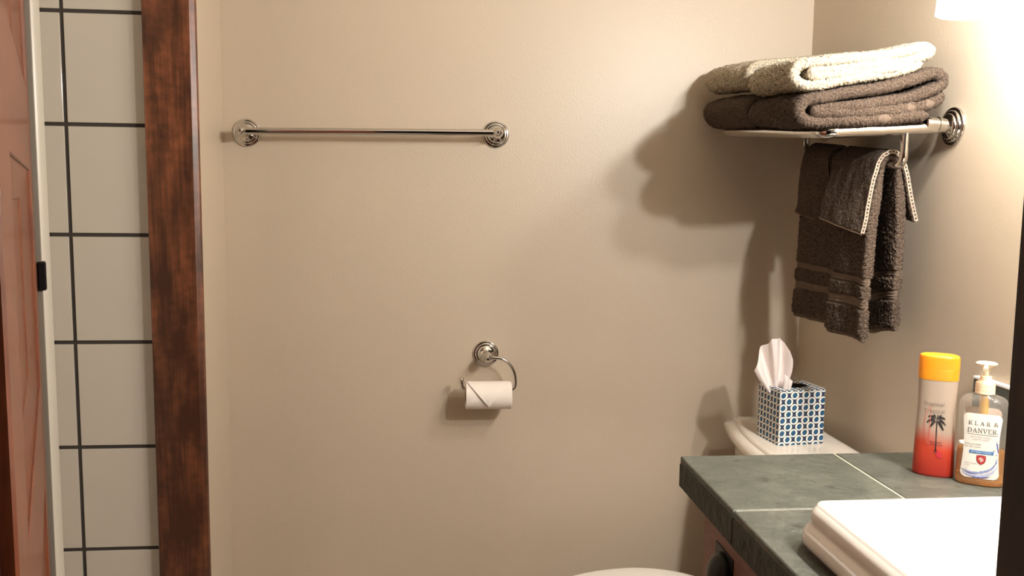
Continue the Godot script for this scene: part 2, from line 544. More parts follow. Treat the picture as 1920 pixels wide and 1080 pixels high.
func left_side() -> void:
	# shower end wall: dark grout with white tiles set in it
	var w := struct("wall_shower", boxmesh(Vector3(-0.846, 0, 0.0), Vector3(-0.604, CEIL, 0.2055)), M.tile_grout, "white tiled shower wall with dark grout lines", "tiled wall")
	var p := 0.2397
	for k in range(-2, 9):
		var y0 := 0.4655 + p * k + 0.0042
		var y1 := y0 + p - 0.0084
		if y1 < 0.02: continue
		y0 = maxf(y0, 0.001)
		y1 = minf(y1, CEIL - 0.001)
		for x in [[-0.8445, -0.7840], [-0.7756, -0.6045]]:
			put("tile", boxmesh(Vector3(x[0], y0, 0.202), Vector3(x[1], y1, 0.2090), 0.0009), M.white_tile, w)
	# white cove strip in the corner of the shower
	var a := Acc.new()
	var r := []
	for y in [0.0, CEIL]:
		var row := PackedVector3Array()
		for k in 9:
			var f := k / 8.0 * PI / 2
			row.append(Vector3(-0.8455 + 0.022 - 0.022 * sin(f), y, 0.2094 + 0.022 - 0.022 * cos(f)))
		row.append(Vector3(-0.8456, y, 0.2093))
		r.append(row)
	a.rows(r, true)
	struct("trim_3", a.mesh(), M.white_wall, "white cove strip in the shower corner", "trim")
	# wooden post
	a = Acc.new()
	var sec := [Vector2(-0.6065, 0.2098), Vector2(-0.6065, 0.2335), Vector2(-0.605, 0.235), Vector2(-0.5075, 0.235), Vector2(-0.4975, 0.2285), Vector2(-0.4955, 0.2208), Vector2(-0.603, 0.2208), Vector2(-0.603, 0.2098)]
	for i in sec.size():
		var q: Vector2 = sec[i]
		var s: Vector2 = sec[(i + 1) % sec.size()]
		var u0 := (q.x + 0.6065) / 0.112
		var u1 := (s.x + 0.6065) / 0.112
		var A := Vector3(q.x, 0.0, q.y)
		var B := Vector3(s.x, 0.0, s.y)
		var up := Vector3(0, CEIL, 0)
		a.tri(A, B, B + up, Vector2(u0, 1), Vector2(u1, 1), Vector2(u1, 0))
		a.tri(A, B + up, A + up, Vector2(u0, 1), Vector2(u1, 0), Vector2(u0, 0))
	for i in a.t.size() / 3:
		var c := (a.t[i * 3] + a.t[i * 3 + 1] + a.t[i * 3 + 2]) / 3.0
		var nn := (a.t[i * 3 + 2] - a.t[i * 3]).cross(a.t[i * 3 + 1] - a.t[i * 3])
		if nn.dot(Vector3(c.x + 0.555, 0, c.z - 0.227)) < 0:
			var s1 := a.t[i * 3 + 1]; a.t[i * 3 + 1] = a.t[i * 3 + 2]; a.t[i * 3 + 2] = s1
			var s2 := a.w[i * 3 + 1]; a.w[i * 3 + 1] = a.w[i * 3 + 2]; a.w[i * 3 + 2] = s2
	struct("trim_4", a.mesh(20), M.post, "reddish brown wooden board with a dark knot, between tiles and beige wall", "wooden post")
	# panelled door, swung into the room, seen almost edge on
	var d := thing("door_1", "open reddish brown panelled wooden door seen nearly edge-on at the left edge", "door", Vector3(-0.22, 0.01, 1.72))
	var P0 := Vector3(-0.22, 0, 1.72)
	var e := (Vector3(-0.535, 0, 0.95) - P0).normalized()
	var n := Vector3(-e.z, 0, e.x)    # towards the room
	var L := 0.83
	var xf := Transform3D(Basis(e, Vector3.UP, n), P0)    # x along the door, y up, z out of its face
	var fr := Acc.new()
	var th := 0.034
	var bars := [[0.0, 2.03, 0.0, 0.14], [0.0, 2.03, 0.71, L]]
	var rails := [[0.012, 0.22], [0.90, 1.032], [1.305, 1.405], [1.90, 2.03]]
	for b in bars:
		fr.box(Vector3((b[2] + b[3]) / 2, (b[0] + b[1]) / 2 + 0.01, -th / 2), Vector3(b[3] - b[2], b[1] - b[0], th), 0.002, xf)
	for q in rails:
		fr.box(Vector3(0.425, (q[0] + q[1]) / 2, -th / 2 - 0.0001), Vector3(0.58, q[1] - q[0], th - 0.0002), 0.001, xf)
	put("door_frame", fr.mesh(), M.door, d)
	for q in [[0.22, 0.90], [1.032, 1.305], [1.405, 1.90]]:
		var pn := Acc.new()
		var o := [0.138, 0.712, q[0] - 0.002, q[1] + 0.002]     # opening, sloping moulding, sunk field
		var rings := []
		for g in [[0.0, -0.0015], [0.004, -0.0025], [0.10, -0.0095], [0.104, -0.0115], [0.112, -0.0115]]:
			var row := PackedVector3Array()
			for c in [[0, 2], [1, 2], [1, 3], [0, 3]]:
				var ix: float = g[0] * (0.3 if c[0] == 0 else -1.0)
				var iy: float = g[0] * 0.35 * (1 if c[1] == 2 else -1)
				row.append(xf * Vector3(o[c[0]] + ix, o[c[1]] + iy, g[1]))
			rings.append(row)
		pn.rows(rings, true, true)
		var last: PackedVector3Array = rings[4]
		pn.quad(last[0], last[1], last[2], last[3], xf * Vector3(0.4, 1.0, -0.5))
		pn.box(Vector3(0.425, (q[0] + q[1]) / 2, -0.022), Vector3(0.57, q[1] - q[0], 0.014), 0.0, xf)
		put("door_panel", pn.mesh(20), M.door, d)
	var es := Acc.new()
	es.box(Vector3(L + 0.007, 1.02, -0.012), Vector3(0.012, 2.02, 0.037), 0.001, xf)
	put("edge_strip", es.mesh(), mat(col(120, 112, 100), 0.5), d, true, "grey strip along the door's free edge")
	es = Acc.new()
	es.box(Vector3(L + 0.006, 1.163, 0.006), Vector3(0.02, 0.040, 0.011), 0.002, xf)
	put("latch_plate", es.mesh(), M.black, d, true, "small black latch plate")

# ---------------------------------------------------------------- vanity
func vanity() -> void:
	var t := thing("vanity_cabinet", "reddish brown vanity cabinet under the green slate counter", "cabinet", Vector3(0.73, 0, 1.23))
	for q in [["side_panel", Vector3(0.476, 0.0, 0.815), Vector3(XW - 0.002, 0.785, 0.833)], ["side_panel", Vector3(0.476, 0.0, 1.652), Vector3(XW - 0.002, 0.785, 1.67)], ["front_panel", Vector3(0.4765, 0.0, 0.834), Vector3(0.492, 0.785, 1.651)], ["floor_panel", Vector3(0.493, 0.06, 0.834), Vector3(XW - 0.003, 0.075, 1.651)]]:
		put(q[0], boxmesh(q[1], q[2], 0.002), M.cabinet, t)
	for k in 3:
		var z0 := 0.845 + k * 0.265
		var dr := put("drawer", boxmesh(Vector3(0.458, 0.60, z0), Vector3(0.4765, 0.772, z0 + 0.25), 0.004), M.cabinet, t)
		var a := Acc.new()    # cup pull
		var r := []
		for i in 9:
			var th := i / 8.0 * PI / 2
			var row := PackedVector3Array()
			for j in 13:
				var ph := PI * j / 12.0
				row.append(Vector3(0.458 - 0.027 * sin(ph) * cos(th) , 0.695 + 0.042 * sin(th), z0 + 0.105 - 0.036 * cos(ph) * cos(th)))
			r.append(row)
		a.rows(r)
		a.box(Vector3(0.4575, 0.716, z0 + 0.105), Vector3(0.002, 0.05, 0.078))
		put("cup_pull", a.mesh(), M.black, dr, true, "black cup-shaped pull")
		var dd := put("cabinet_door", boxmesh(Vector3(0.458, 0.09, z0), Vector3(0.4765, 0.585, z0 + 0.25), 0.004), M.cabinet, t)
		a = Acc.new()
		a.ball(Vector3(0.443, 0.52, z0 + 0.03), Vector3(0.012, 0.015, 0.015))
		a.tube([Vector3(0.4585, 0.52, z0 + 0.03), Vector3(0.445, 0.52, z0 + 0.03)], 0.006)
		put("knob", a.mesh(), M.black, dd)
	# countertop of slate tiles in pale grout
	var c := thing("countertop", "grey-green slate tile vanity countertop with pale grout lines", "countertop", Vector3(0.71, 0.786, 1.21))
	var hole := PackedVector2Array([V(0.515, 1.185), V(0.93, 1.185), V(0.93, 1.665), V(0.515, 1.665)])
	var gr := Acc.new()
	for q in [[0.441, 0.515, 0.779, 1.70], [0.515, 0.93, 0.779, 1.185], [0.515, 0.93, 1.665, 1.70], [0.93, XW - 0.001, 0.779, 1.70]]:
		gr.box(Vector3((q[0] + q[1]) / 2, 0.8106, (q[2] + q[3]) / 2), Vector3(q[1] - q[0], 0.0492, q[3] - q[2]))
	put("grout", gr.mesh(), M.grout, c)
	var xs := [[0.4365, 0.7115], [0.7155, XW - 0.001]]
	var zs := [[0.7765, 1.0345], [1.0385, 1.2985], [1.3025, 1.5625], [1.5665, 1.70]]
	var i := 0
	for z in zs:
		for x in xs:
			var poly := PackedVector2Array([V(x[0], z[0]), V(x[1], z[0]), V(x[1], z[1]), V(x[0], z[1])])
			for piece in Geometry2D.clip_polygons(poly, hole):
				put("slate_tile", prism(piece, 0.826, 0.837, 0.0016), M.slate[[0, 1, 1, 2, 0, 2, 1, 0][i]], c)
			i += 1
	for z in zs:
		put("edge_tile", slab(Vector3(0.4345, 0.784, z[0] + 0.0005), Vector3(0.4405, 0.8255, z[1] + 0.0015), i), M.slate_edge, c, true, "dark slate edge tile")
		i += 1
	put("edge_tile", slab(Vector3(0.4365, 0.784, 0.774), Vector3(0.7115, 0.8255, 0.7785), i), M.slate_edge, c, true, "dark slate edge tile")
	put("edge_tile", slab(Vector3(0.7155, 0.784, 0.774), Vector3(XW - 0.001, 0.8255, 0.7785), i), M.slate_edge, c, true, "dark slate edge tile")
	# backsplash
	var b := thing("backsplash", "slate tile backsplash with white top edge behind the soap bottle", "backsplash", Vector3(XW, 0.838, 1.2))
	var zz := [[0.760, 1.0345], [1.0385, 1.2985], [1.3025, 1.5625], [1.5665, 1.70]]
	for z in zz:
		put("slate_tile", slab(Vector3(XW - 0.013, 0.8385, z[0]), Vector3(XW - 0.0008, 0.966, z[1]), i), M.slate[2], b)
		i += 1
	put("grout_edge", boxmesh(Vector3(XW - 0.0135, 0.9655, 0.7595), Vector3(XW - 0.0008, 0.9705, 1.70), 0.001), mat(col(235, 230, 220), 0.7), b, true, "white grout line on top")
	# sink: tall moulded rim, flat deck, oval basin
	var s := thing("sink", "white porcelain drop-in sink with a tall moulded rim on the slate counter", "sink", Vector3(0.7, 0.837, 1.4))
	var a := Acc.new()
	var x0 := 0.498
	var x1 := 0.945
	var z0 := 1.166
	var z1 := 1.685
	var top := 0.897
	var prof := [[0.014, 0.8372], [0.015, 0.8415], [0.021, 0.843], [0.0255, 0.849], [0.026, 0.856], [0.0235, 0.863], [0.018, 0.868], [0.0135, 0.8705], [0.0125, 0.8735], [0.0138, 0.8775], [0.0135, 0.883], [0.0105, 0.888], [0.006, 0.8915], [0.0045, 0.8935], [0.002, 0.896], [-0.003, top], [-0.02, top + 0.0005], [-0.03, top - 0.0005]]
	var loop := func(off: float, y: float, corner: float) -> PackedVector3Array:
		var row := PackedVector3Array()
		var rad := maxf(corner + off, 0.004)
		for q in [[x1, z1, 0.0], [x0, z1, PI / 2], [x0, z0, PI], [x1, z0, PI * 1.5]]:
			var cx: float = q[0] + (corner if q[0] == x0 else -corner)
			var cz: float = q[1] + (corner if q[1] == z0 else -corner)
			for k in 9:
				var f: float = q[2] + k / 8.0 * PI / 2
				row.append(Vector3(cx + cos(f) * rad, y, cz + sin(f) * rad))
		return row
	var rr := []
	for q in prof:
		rr.append(loop.call(q[0], q[1], 0.009 + 0.75 * maxf(q[0], 0.0) if q[0] > -0.004 else 0.035))
	# down into the basin: blend to an oval
	var mid := Vector3((x0 + x1) / 2 - 0.01, 0, (z0 + z1) / 2)
	var rim: PackedVector3Array = loop.call(-0.03, top, 0.035)
	for g in [[1.0, 0.0, 0.3], [0.96, 0.002, 0.8], [0.93, 0.012, 1.0], [0.88, 0.05, 1.0], [0.75, 0.095, 1.0], [0.5, 0.118, 1.0], [0.2, 0.126, 1.0], [0.0, 0.127, 1.0]]:
		var row := PackedVector3Array()
		for v in rim:
			var dirv := Vector3(v.x - mid.x, 0, v.z - mid.z)
			var an := atan2(dirv.z / 0.2, dirv.x / 0.165)
			var ov := Vector3(cos(an) * 0.165, 0, sin(an) * 0.2)
			var q: Vector3 = mid + dirv.lerp(ov, g[2]) * g[0]
			q.y = top - g[1]
			row.append(q)
		rr.append(row)
	a.rows(rr, true, true)
	put("basin", a.mesh(50), M.porcelain, s)
	a = Acc.new()
	a.lathe([[0.0, 0.772], [0.021, 0.772], [0.022, 0.7745], [0.015, 0.776], [0.0, 0.7745]], Transform3D(Basis(), Vector3(mid.x, 0, mid.z)))
	put("drain", a.mesh(), M.chrome, s)

func prism(poly: PackedVector2Array, y0: float, y1: float, ch: float) -> ArrayMesh:   # a plate of this outline with a chamfered top edge
	var a := Acc.new()
	var inner: PackedVector2Array = Geometry2D.offset_polygon(poly, -ch)[0]
	var pl := poly
	var best := 0
	for k in inner.size():     # start both outlines at the same corner
		if inner[k].distance_to(pl[0]) < inner[best].distance_to(pl[0]): best = k
	var ins := PackedVector2Array()
	for k in inner.size(): ins.append(inner[(best + k) % inner.size()])
	var turn := Geometry2D.is_polygon_clockwise(pl) == Geometry2D.is_polygon_clockwise(ins)
	if not turn:
		ins.reverse()
		ins.insert(0, ins[ins.size() - 1]); ins.remove_at(ins.size() - 1)
	var r := [[], [], []]
	for k in pl.size():
		r[0].append(Vector3(pl[k].x, y0, pl[k].y)); r[1].append(Vector3(pl[k].x, y1 - ch, pl[k].y)); r[2].append(Vector3(ins[k].x, y1, ins[k].y))
	a.rows(r, true, not Geometry2D.is_polygon_clockwise(pl))
	var id := Geometry2D.triangulate_polygon(ins)
	for k in range(0, id.size(), 3):
		a.away(Vector3(ins[id[k]].x, y1, ins[id[k]].y), Vector3(ins[id[k + 1]].x, y1, ins[id[k + 1]].y), Vector3(ins[id[k + 2]].x, y1, ins[id[k + 2]].y), Vector3(0, -1000, 0))
	return a.mesh()
func slab(lo: Vector3, hi: Vector3, sd: int) -> ArrayMesh:   # slate with a slightly cleft, uneven top
	var a := Acc.new()
	var rg := RandomNumberGenerator.new()
	rg.seed = sd + 3
	var s := hi - lo
	var xf := Transform3D(Basis(Vector3(0, 0, 1), rg.randf_range(-0.0008, 0.0008)) * Basis(Vector3(1, 0, 0), rg.randf_range(-0.0008, 0.0008)), (lo + hi) / 2)
	a.box(Vector3.ZERO, s, 0.0016, xf)
	return a.mesh()

# ---------------------------------------------------------------- toilet
func toilet() -> void:
	var t := thing("toilet", "white toilet with tank against the right wall, behind the vanity", "toilet", Vector3(0.6, 0, 0.36))
	var zc := 0.36
	# tank lid with bowed front and moulded lip
	var outline := func(off: float, y: float) -> PackedVector3Array:
		var row := PackedVector3Array()
		var hz := 0.268 + off
		for k in 25:
			var f := -1.0 + k / 12.0
			row.append(Vector3(0.739 - off + 0.036 * f * f, y, zc + f * hz))
		for q in [[0.83, hz], [0.92, hz - 0.001], [0.948 + off * 0.3, hz - 0.008], [0.951 + off * 0.3, hz - 0.03]]:
			row.append(Vector3(q[0], y, zc + q[1]))
		for q in [[0.951 + off * 0.3, hz - 0.03], [0.948 + off * 0.3, hz - 0.008], [0.92, hz - 0.001], [0.83, hz]]:
			row.append(Vector3(q[0], y, zc - q[1]))
		return row
	var a := Acc.new()
	var rr := []
	for q in [[-0.02, 0.682], [0.004, 0.684], [0.010, 0.690], [0.013, 0.699], [0.012, 0.707], [0.007, 0.713], [0.0, 0.717], [-0.006, 0.7185], [-0.0065, 0.7215], [-0.010, 0.726], [-0.016, 0.7285], [-0.05, 0.7295]]:
		rr.append(outline.call(q[0], q[1]))
	a.rows(rr, true)
	var lastrow: PackedVector3Array = rr[-1]
	a.fan(lastrow, Vector3(0.84, 0.7297, zc), Vector3(0.84, 0.3, zc))
	put("tank_lid", a.mesh(50), M.tank, t)
	a = Acc.new()
	rr = []
	for q in [[-0.03, 0.38], [-0.02, 0.40], [-0.012, 0.55], [-0.01, 0.684]]:
		rr.append(outline.call(q[0], q[1]))
	a.rows(rr, true)
	put("tank", a.mesh(50), M.tank, t)
	# bowl, seat, closed lid: egg-shaped outlines pointing to -x
	var egg := func(off: float, y: float, n := 48) -> PackedVector3Array:
		var row := PackedVector3Array()
		for k in n:
			var f := TAU * k / n
			var lx := 0.262 if cos(f) < 0 else 0.195
			row.append(Vector3(0.507 + cos(f) * (lx + off), y, zc + sin(f) * (0.178 + off) * (1.0 - 0.06 * maxf(0.0, cos(f)))))
		return row
	var stack := func(l: Array, cap: bool) -> ArrayMesh:
		var b := Acc.new()
		var r := []
		for q in l:
			r.append(egg.call(q[0], q[1]))
		b.rows(r, true, true)
		if cap:
			b.fan(r[-1], Vector3(0.507, l[-1][1], zc), Vector3(0.507, 0, zc))
		return b.mesh(50)
	put("bowl", stack.call([[-0.05, 0.0], [-0.06, 0.05], [-0.07, 0.14], [-0.045, 0.25], [-0.015, 0.315], [-0.01, 0.335], [-0.02, 0.338]], true), M.porcelain, t)
	put("seat", stack.call([[-0.02, 0.339], [-0.001, 0.341], [0.0, 0.350], [-0.004, 0.3545], [-0.02, 0.3555]], true), M.porcelain, t)
	put("seat_lid", stack.call([[-0.02, 0.3565], [0.0, 0.358], [0.002, 0.366], [-0.003, 0.3725], [-0.014, 0.3755], [-0.05, 0.377]], true), M.porcelain, t)
	a = Acc.new()
	a.box(Vector3(0.72, 0.348, zc), Vector3(0.05, 0.03, 0.16), 0.006)
	put("hinge", a.mesh(), M.porcelain, t)
	a = Acc.new()
	a.box(Vector3(0.715, 0.26, zc), Vector3(0.25, 0.15, 0.22), 0.03)
	put("pedestal_back", a.mesh(), M.porcelain, t)

# ---------------------------------------------------------------- chrome fittings
func rosette(a: Acc, xf: Transform3D, big := 0.0335) -> void:   # stepped round plate on a wall, axis = local y
	var s := big / 0.0335
	a.lathe([[0.0335 * s, 0.0], [0.0335 * s, 0.003], [0.0325 * s, 0.0048], [0.0305 * s, 0.0055], [0.0283 * s, 0.0056], [0.0278 * s, 0.0068], [0.0275 * s, 0.0085], [0.0262 * s, 0.0100], [0.0242 * s, 0.0108], [0.0225 * s, 0.0108], [0.0222 * s, 0.0125], [0.0212 * s, 0.0142], [0.0175 * s, 0.0165], [0.0125 * s, 0.0185], [0.0095 * s, 0.022]], xf, 56)
func towel_bar() -> void:
	var t := thing("towel_bar", "chrome towel bar mounted on the beige back wall", "towel bar", Vector3(-0.133, 1.427, 0))
	var zb := 0.066
	var ends := [Vector3(-0.4385, 1.4265, 0), Vector3(0.1715, 1.4335, 0)]
	for e in ends:
		var a := Acc.new()
		var xf := Transform3D(Basis(Vector3.RIGHT, PI / 2), e)
		rosette(a, xf)
		a.lathe([[0.0095, 0.022], [0.0085, 0.035], [0.0095, 0.048], [0.0125, 0.053], [0.0135, 0.06], [0.0132, 0.068], [0.0115, 0.074], [0.008, 0.0785], [0.0045, 0.081], [0.0045, 0.0835], [0.003, 0.086], [0.0, 0.0865]], xf)
		put("bracket", a.mesh(), M.chrome, t)
	var b := Acc.new()
	b.tube([ends[0] + Vector3(-0.002, 0, zb), ends[1] + Vector3(0.002, 0, zb)], 0.0083, 24)
	put("bar", b.mesh(), M.chrome, t)

func paper_holder() -> void:
	var t := thing("toilet_paper_holder", "chrome toilet paper holder with curved open arm on the back wall", "paper holder", Vector3(0.151, 0.876, 0))
	var a := Acc.new()
	var xf := Transform3D(Basis(Vector3.RIGHT, PI / 2), Vector3(0.151, 0.8765, 0))
	rosette(a, xf)
	a.lathe([[0.0095, 0.022], [0.0085, 0.034], [0.0095, 0.045], [0.0125, 0.05], [0.0135, 0.058], [0.0132, 0.068], [0.0105, 0.075], [0.0055, 0.079], [0.005, 0.082], [0.003, 0.085], [0.0, 0.0855]], xf)
	put("bracket", a.mesh(), M.chrome, t)
	a = Acc.new()
	var zc := 0.066
	var pts: Array = []
	for p in spline([Vector2(0.158, 0.8765), Vector2(0.172, 0.8765), Vector2(0.187, 0.874), Vector2(0.201, 0.8655), Vector2(0.2125, 0.852), Vector2(0.2195, 0.836), Vector2(0.222, 0.82), Vector2(0.2215, 0.807), Vector2(0.218, 0.7985), Vector2(0.21, 0.795), Vector2(0.195, 0.795), Vector2(0.15, 0.795), Vector2(0.11, 0.795), Vector2(0.098, 0.7965), Vector2(0.0905, 0.802), Vector2(0.088, 0.811), Vector2(0.087, 0.818)], 90):
		pts.append(Vector3(p.x, p.y, zc))
	a.tube(pts, 0.0042, 16)
	a.ball(Vector3(0.0868, 0.8215, zc), Vector3.ONE * 0.0066)
	put("arm", a.mesh(), M.chrome, t)
	# the roll
	var cy := 0.7815
	var R := 0.0345
	var rc := 0.0185
	var xl := 0.0965
	var xr := 0.2115
	var r := thing("toilet_paper_roll", "half-used white toilet paper roll with its end folded to a point", "toilet paper", Vector3(0.154, cy, zc))
	a = Acc.new()
	var ax := Transform3D(Basis(Vector3.BACK, -PI / 2), Vector3(0, cy, zc))    # local y -> +x
	a.lathe([[rc + 0.0006, xl], [R - 0.0015, xl], [R, xl + 0.0012], [R, xr - 0.0012], [R - 0.0015, xr], [rc + 0.0006, xr]], ax, 72)
	put("paper", a.mesh(), M.paper, r)
	a = Acc.new()
	a.lathe([[rc - 0.0008, xr + 0.0004], [rc - 0.0008, xl - 0.0004], [rc + 0.0005, xl - 0.0004], [rc + 0.0005, xr + 0.0004], [rc - 0.0008, xr + 0.0004]], ax, 40)
	put("core", a.mesh(), M.card, r)
	# the pointed flap
	var f := func(u: float, v: float) -> Vector3:
		var an := deg_to_rad(lerpf(92.0, -33.0, v))
		var tipx := 0.155
		var w := (sin(deg_to_rad(92.0)) - sin(an)) / (sin(deg_to_rad(92.0)) - sin(deg_to_rad(-33.0)))
		var x := lerpf(lerpf(xl + 0.003, tipx - 0.001, w), lerpf(xr - 0.006, tipx + 0.001, w), u)
		var lift := 0.0010 + 0.0055 * v * (1.0 - 0.55 * u) + 0.0006 * sin(u * 9.0 + v * 4.0) * v
		return Vector3(x, cy + sin(an) * (R + lift), zc + cos(an) * (R + lift))
	put("folded_end", cloth(f, 30, 30, 0.1, 0.08, 0.0006), M.paper, r)

# rack plane: it hangs a little out of level
func rack_y(x: float, z: float) -> float:
	return 1.404 + 0.065 * (x - 0.734) + 0.073 * (0.632 - z)
func towel_rack() -> void:
	var t := thing("towel_rack", "chrome hotel towel shelf on right wall carrying folded towels, with lower hanging bar", "towel rack", Vector3(XW, 1.42, 0.36))
	var zf := 0.632
	var zb := 0.10
	var toleft := func(y: float, z: float) -> Transform3D: return Transform3D(Basis(Vector3.BACK, PI / 2 - 0.065), Vector3(XW, y, z))
	for z in [zf, zb]:
		var a := Acc.new()
		var xf: Transform3D = toleft.call(rack_y(XW, z), z)
		rosette(a, Transform3D(Basis(Vector3.BACK, PI / 2), Vector3(XW, rack_y(XW, z), z)), 0.036)
		a.lathe([[0.0135, 0.012], [0.0135, 0.03], [0.0150, 0.0305], [0.0150, 0.034], [0.0135, 0.0345], [0.0135, 0.058], [0.0112, 0.060]], xf)
		put("bracket", a.mesh(), M.chrome, t)
	var p := []
	var rad := 0.028
	p.append(Vector3(XW - 0.03, 0, zf))
	for k in 9:
		var f := k / 8.0 * PI / 2
		p.append(Vector3(0.729 + rad - sin(f) * rad, 0, zf - rad + cos(f) * rad))
	for k in 9:
		var f := k / 8.0 * PI / 2
		p.append(Vector3(0.729 + rad - cos(f) * rad, 0, zb + rad - sin(f) * rad))
	p.append(Vector3(XW - 0.03, 0, zb))
	var pp := []
	for v in p:
		pp.append(Vector3(v.x, rack_y(v.x, v.z), v.z))
	var a2 := Acc.new()
	a2.tube(pp, 0.0112, 22)
	put("frame", a2.mesh(), M.chrome, t)
	for x in [0.782, 0.836, 0.89, 0.942]:
		var s := Acc.new()
		s.tube([Vector3(x, rack_y(x, zf), zf - 0.006), Vector3(x, rack_y(x, zb), zb + 0.006)], 0.0048, 12)
		put("slat_bar", s.mesh(), M.chrome, t)
	# lower hanging bar, a U under the shelf
	var u := []
	var X := 0.892
	var n := Vector3(X, rack_y(X, zf) - 0.005, zf)
	var nb := Vector3(X, bar_y(zf), zf)
	var fb := Vector3(X, bar_y(0.205), 0.205)
	var ft := Vector3(X, rack_y(X, 0.205) - 0.003, 0.205)
	u.append(n)
	for k in 8:
		var f := k / 7.0
		var c0 := nb + Vector3(0, 0.026, 0)
		var c1 := nb + (fb - nb).normalized() * 0.026
		u.append(c0.lerp(nb, f).lerp(nb.lerp(c1, f), f))
	for k in 8:
		var f := k / 7.0
		var c0 := fb + (nb - fb).normalized() * 0.026
		var c1 := fb + Vector3(0, 0.026, 0)
		u.append(c0.lerp(fb, f).lerp(fb.lerp(c1, f), f))
	u.append(ft)
	var b := Acc.new()
	b.tube(u, 0.0078, 18)
	put("hanging_bar", b.mesh(), M.chrome, t)
func bar_y(z: float) -> float:
	return 1.344 + 0.1 * (0.632 - z)

# ---------------------------------------------------------------- towels
func folded(called: String, label: String, pts: Array, z0: float, z1: float, th: float, m: Material, dx: float, shrink: float, bands := []) -> void:
	var pth := spline(pts, 260)
	var len := length2(pth)
	var lo := Vector2(1e9, 1e9)
	for q in pth: lo = lo.min(q)
	var nz := FastNoiseLite.new()
	nz.seed = called.hash() + int(z0 * 1000); nz.frequency = 1.0
	var f := func(u: float, v: float) -> Vector3:
		var q := along(pth, u)
		var z := lerpf(z0, z1, v)
		# edges of the layers do not lie exactly above one another; each sags towards its ends
		z += 0.006 * nz.get_noise_2d(u * 9.0, 3.0) * (1.0 if v > 0.5 else -1.0)
		var k := 1.0 - shrink * (1.0 - v)
		var e := 4.0 * (v - 0.5) * (v - 0.5)
		var y := lo.y + (q.y - lo.y) * (k - 0.06 * e) + 0.075 * (z1 - z)
		return Vector3(q.x + dx * (1.0 - v) + 0.005 * e + 0.004 * nz.get_noise_2d(u * 5.0, v * 3.0), y + 0.003 * nz.get_noise_2d(u * 7.0 + 40.0, v * 3.0), z)
	var t := thing(called, label, "towel", Vector3(0.8, lo.y - th / 2, (z0 + z1) / 2), "folded bath towels stacked on the shelf")
	put("cloth", cloth(f, int(len / (0.0019 if z1 > 0.5 else 0.0026)), int((z1 - z0) / (0.0022 if z1 > 0.5 else 0.003)), len, z1 - z0, th, 0.0042, 235.0), m, t)
	for b in bands:
		var g := func(u: float, v: float) -> Vector3: return f.call(lerpf(b[0], b[1], u), lerpf(0.9, 1.003, v))
		put("woven_band", cloth(g, 14, 20, (b[1] - b[0]) * len, 0.1 * (z1 - z0), th + 0.0012, 0.0006, 235.0), M.woven, t, true, "smooth woven band")

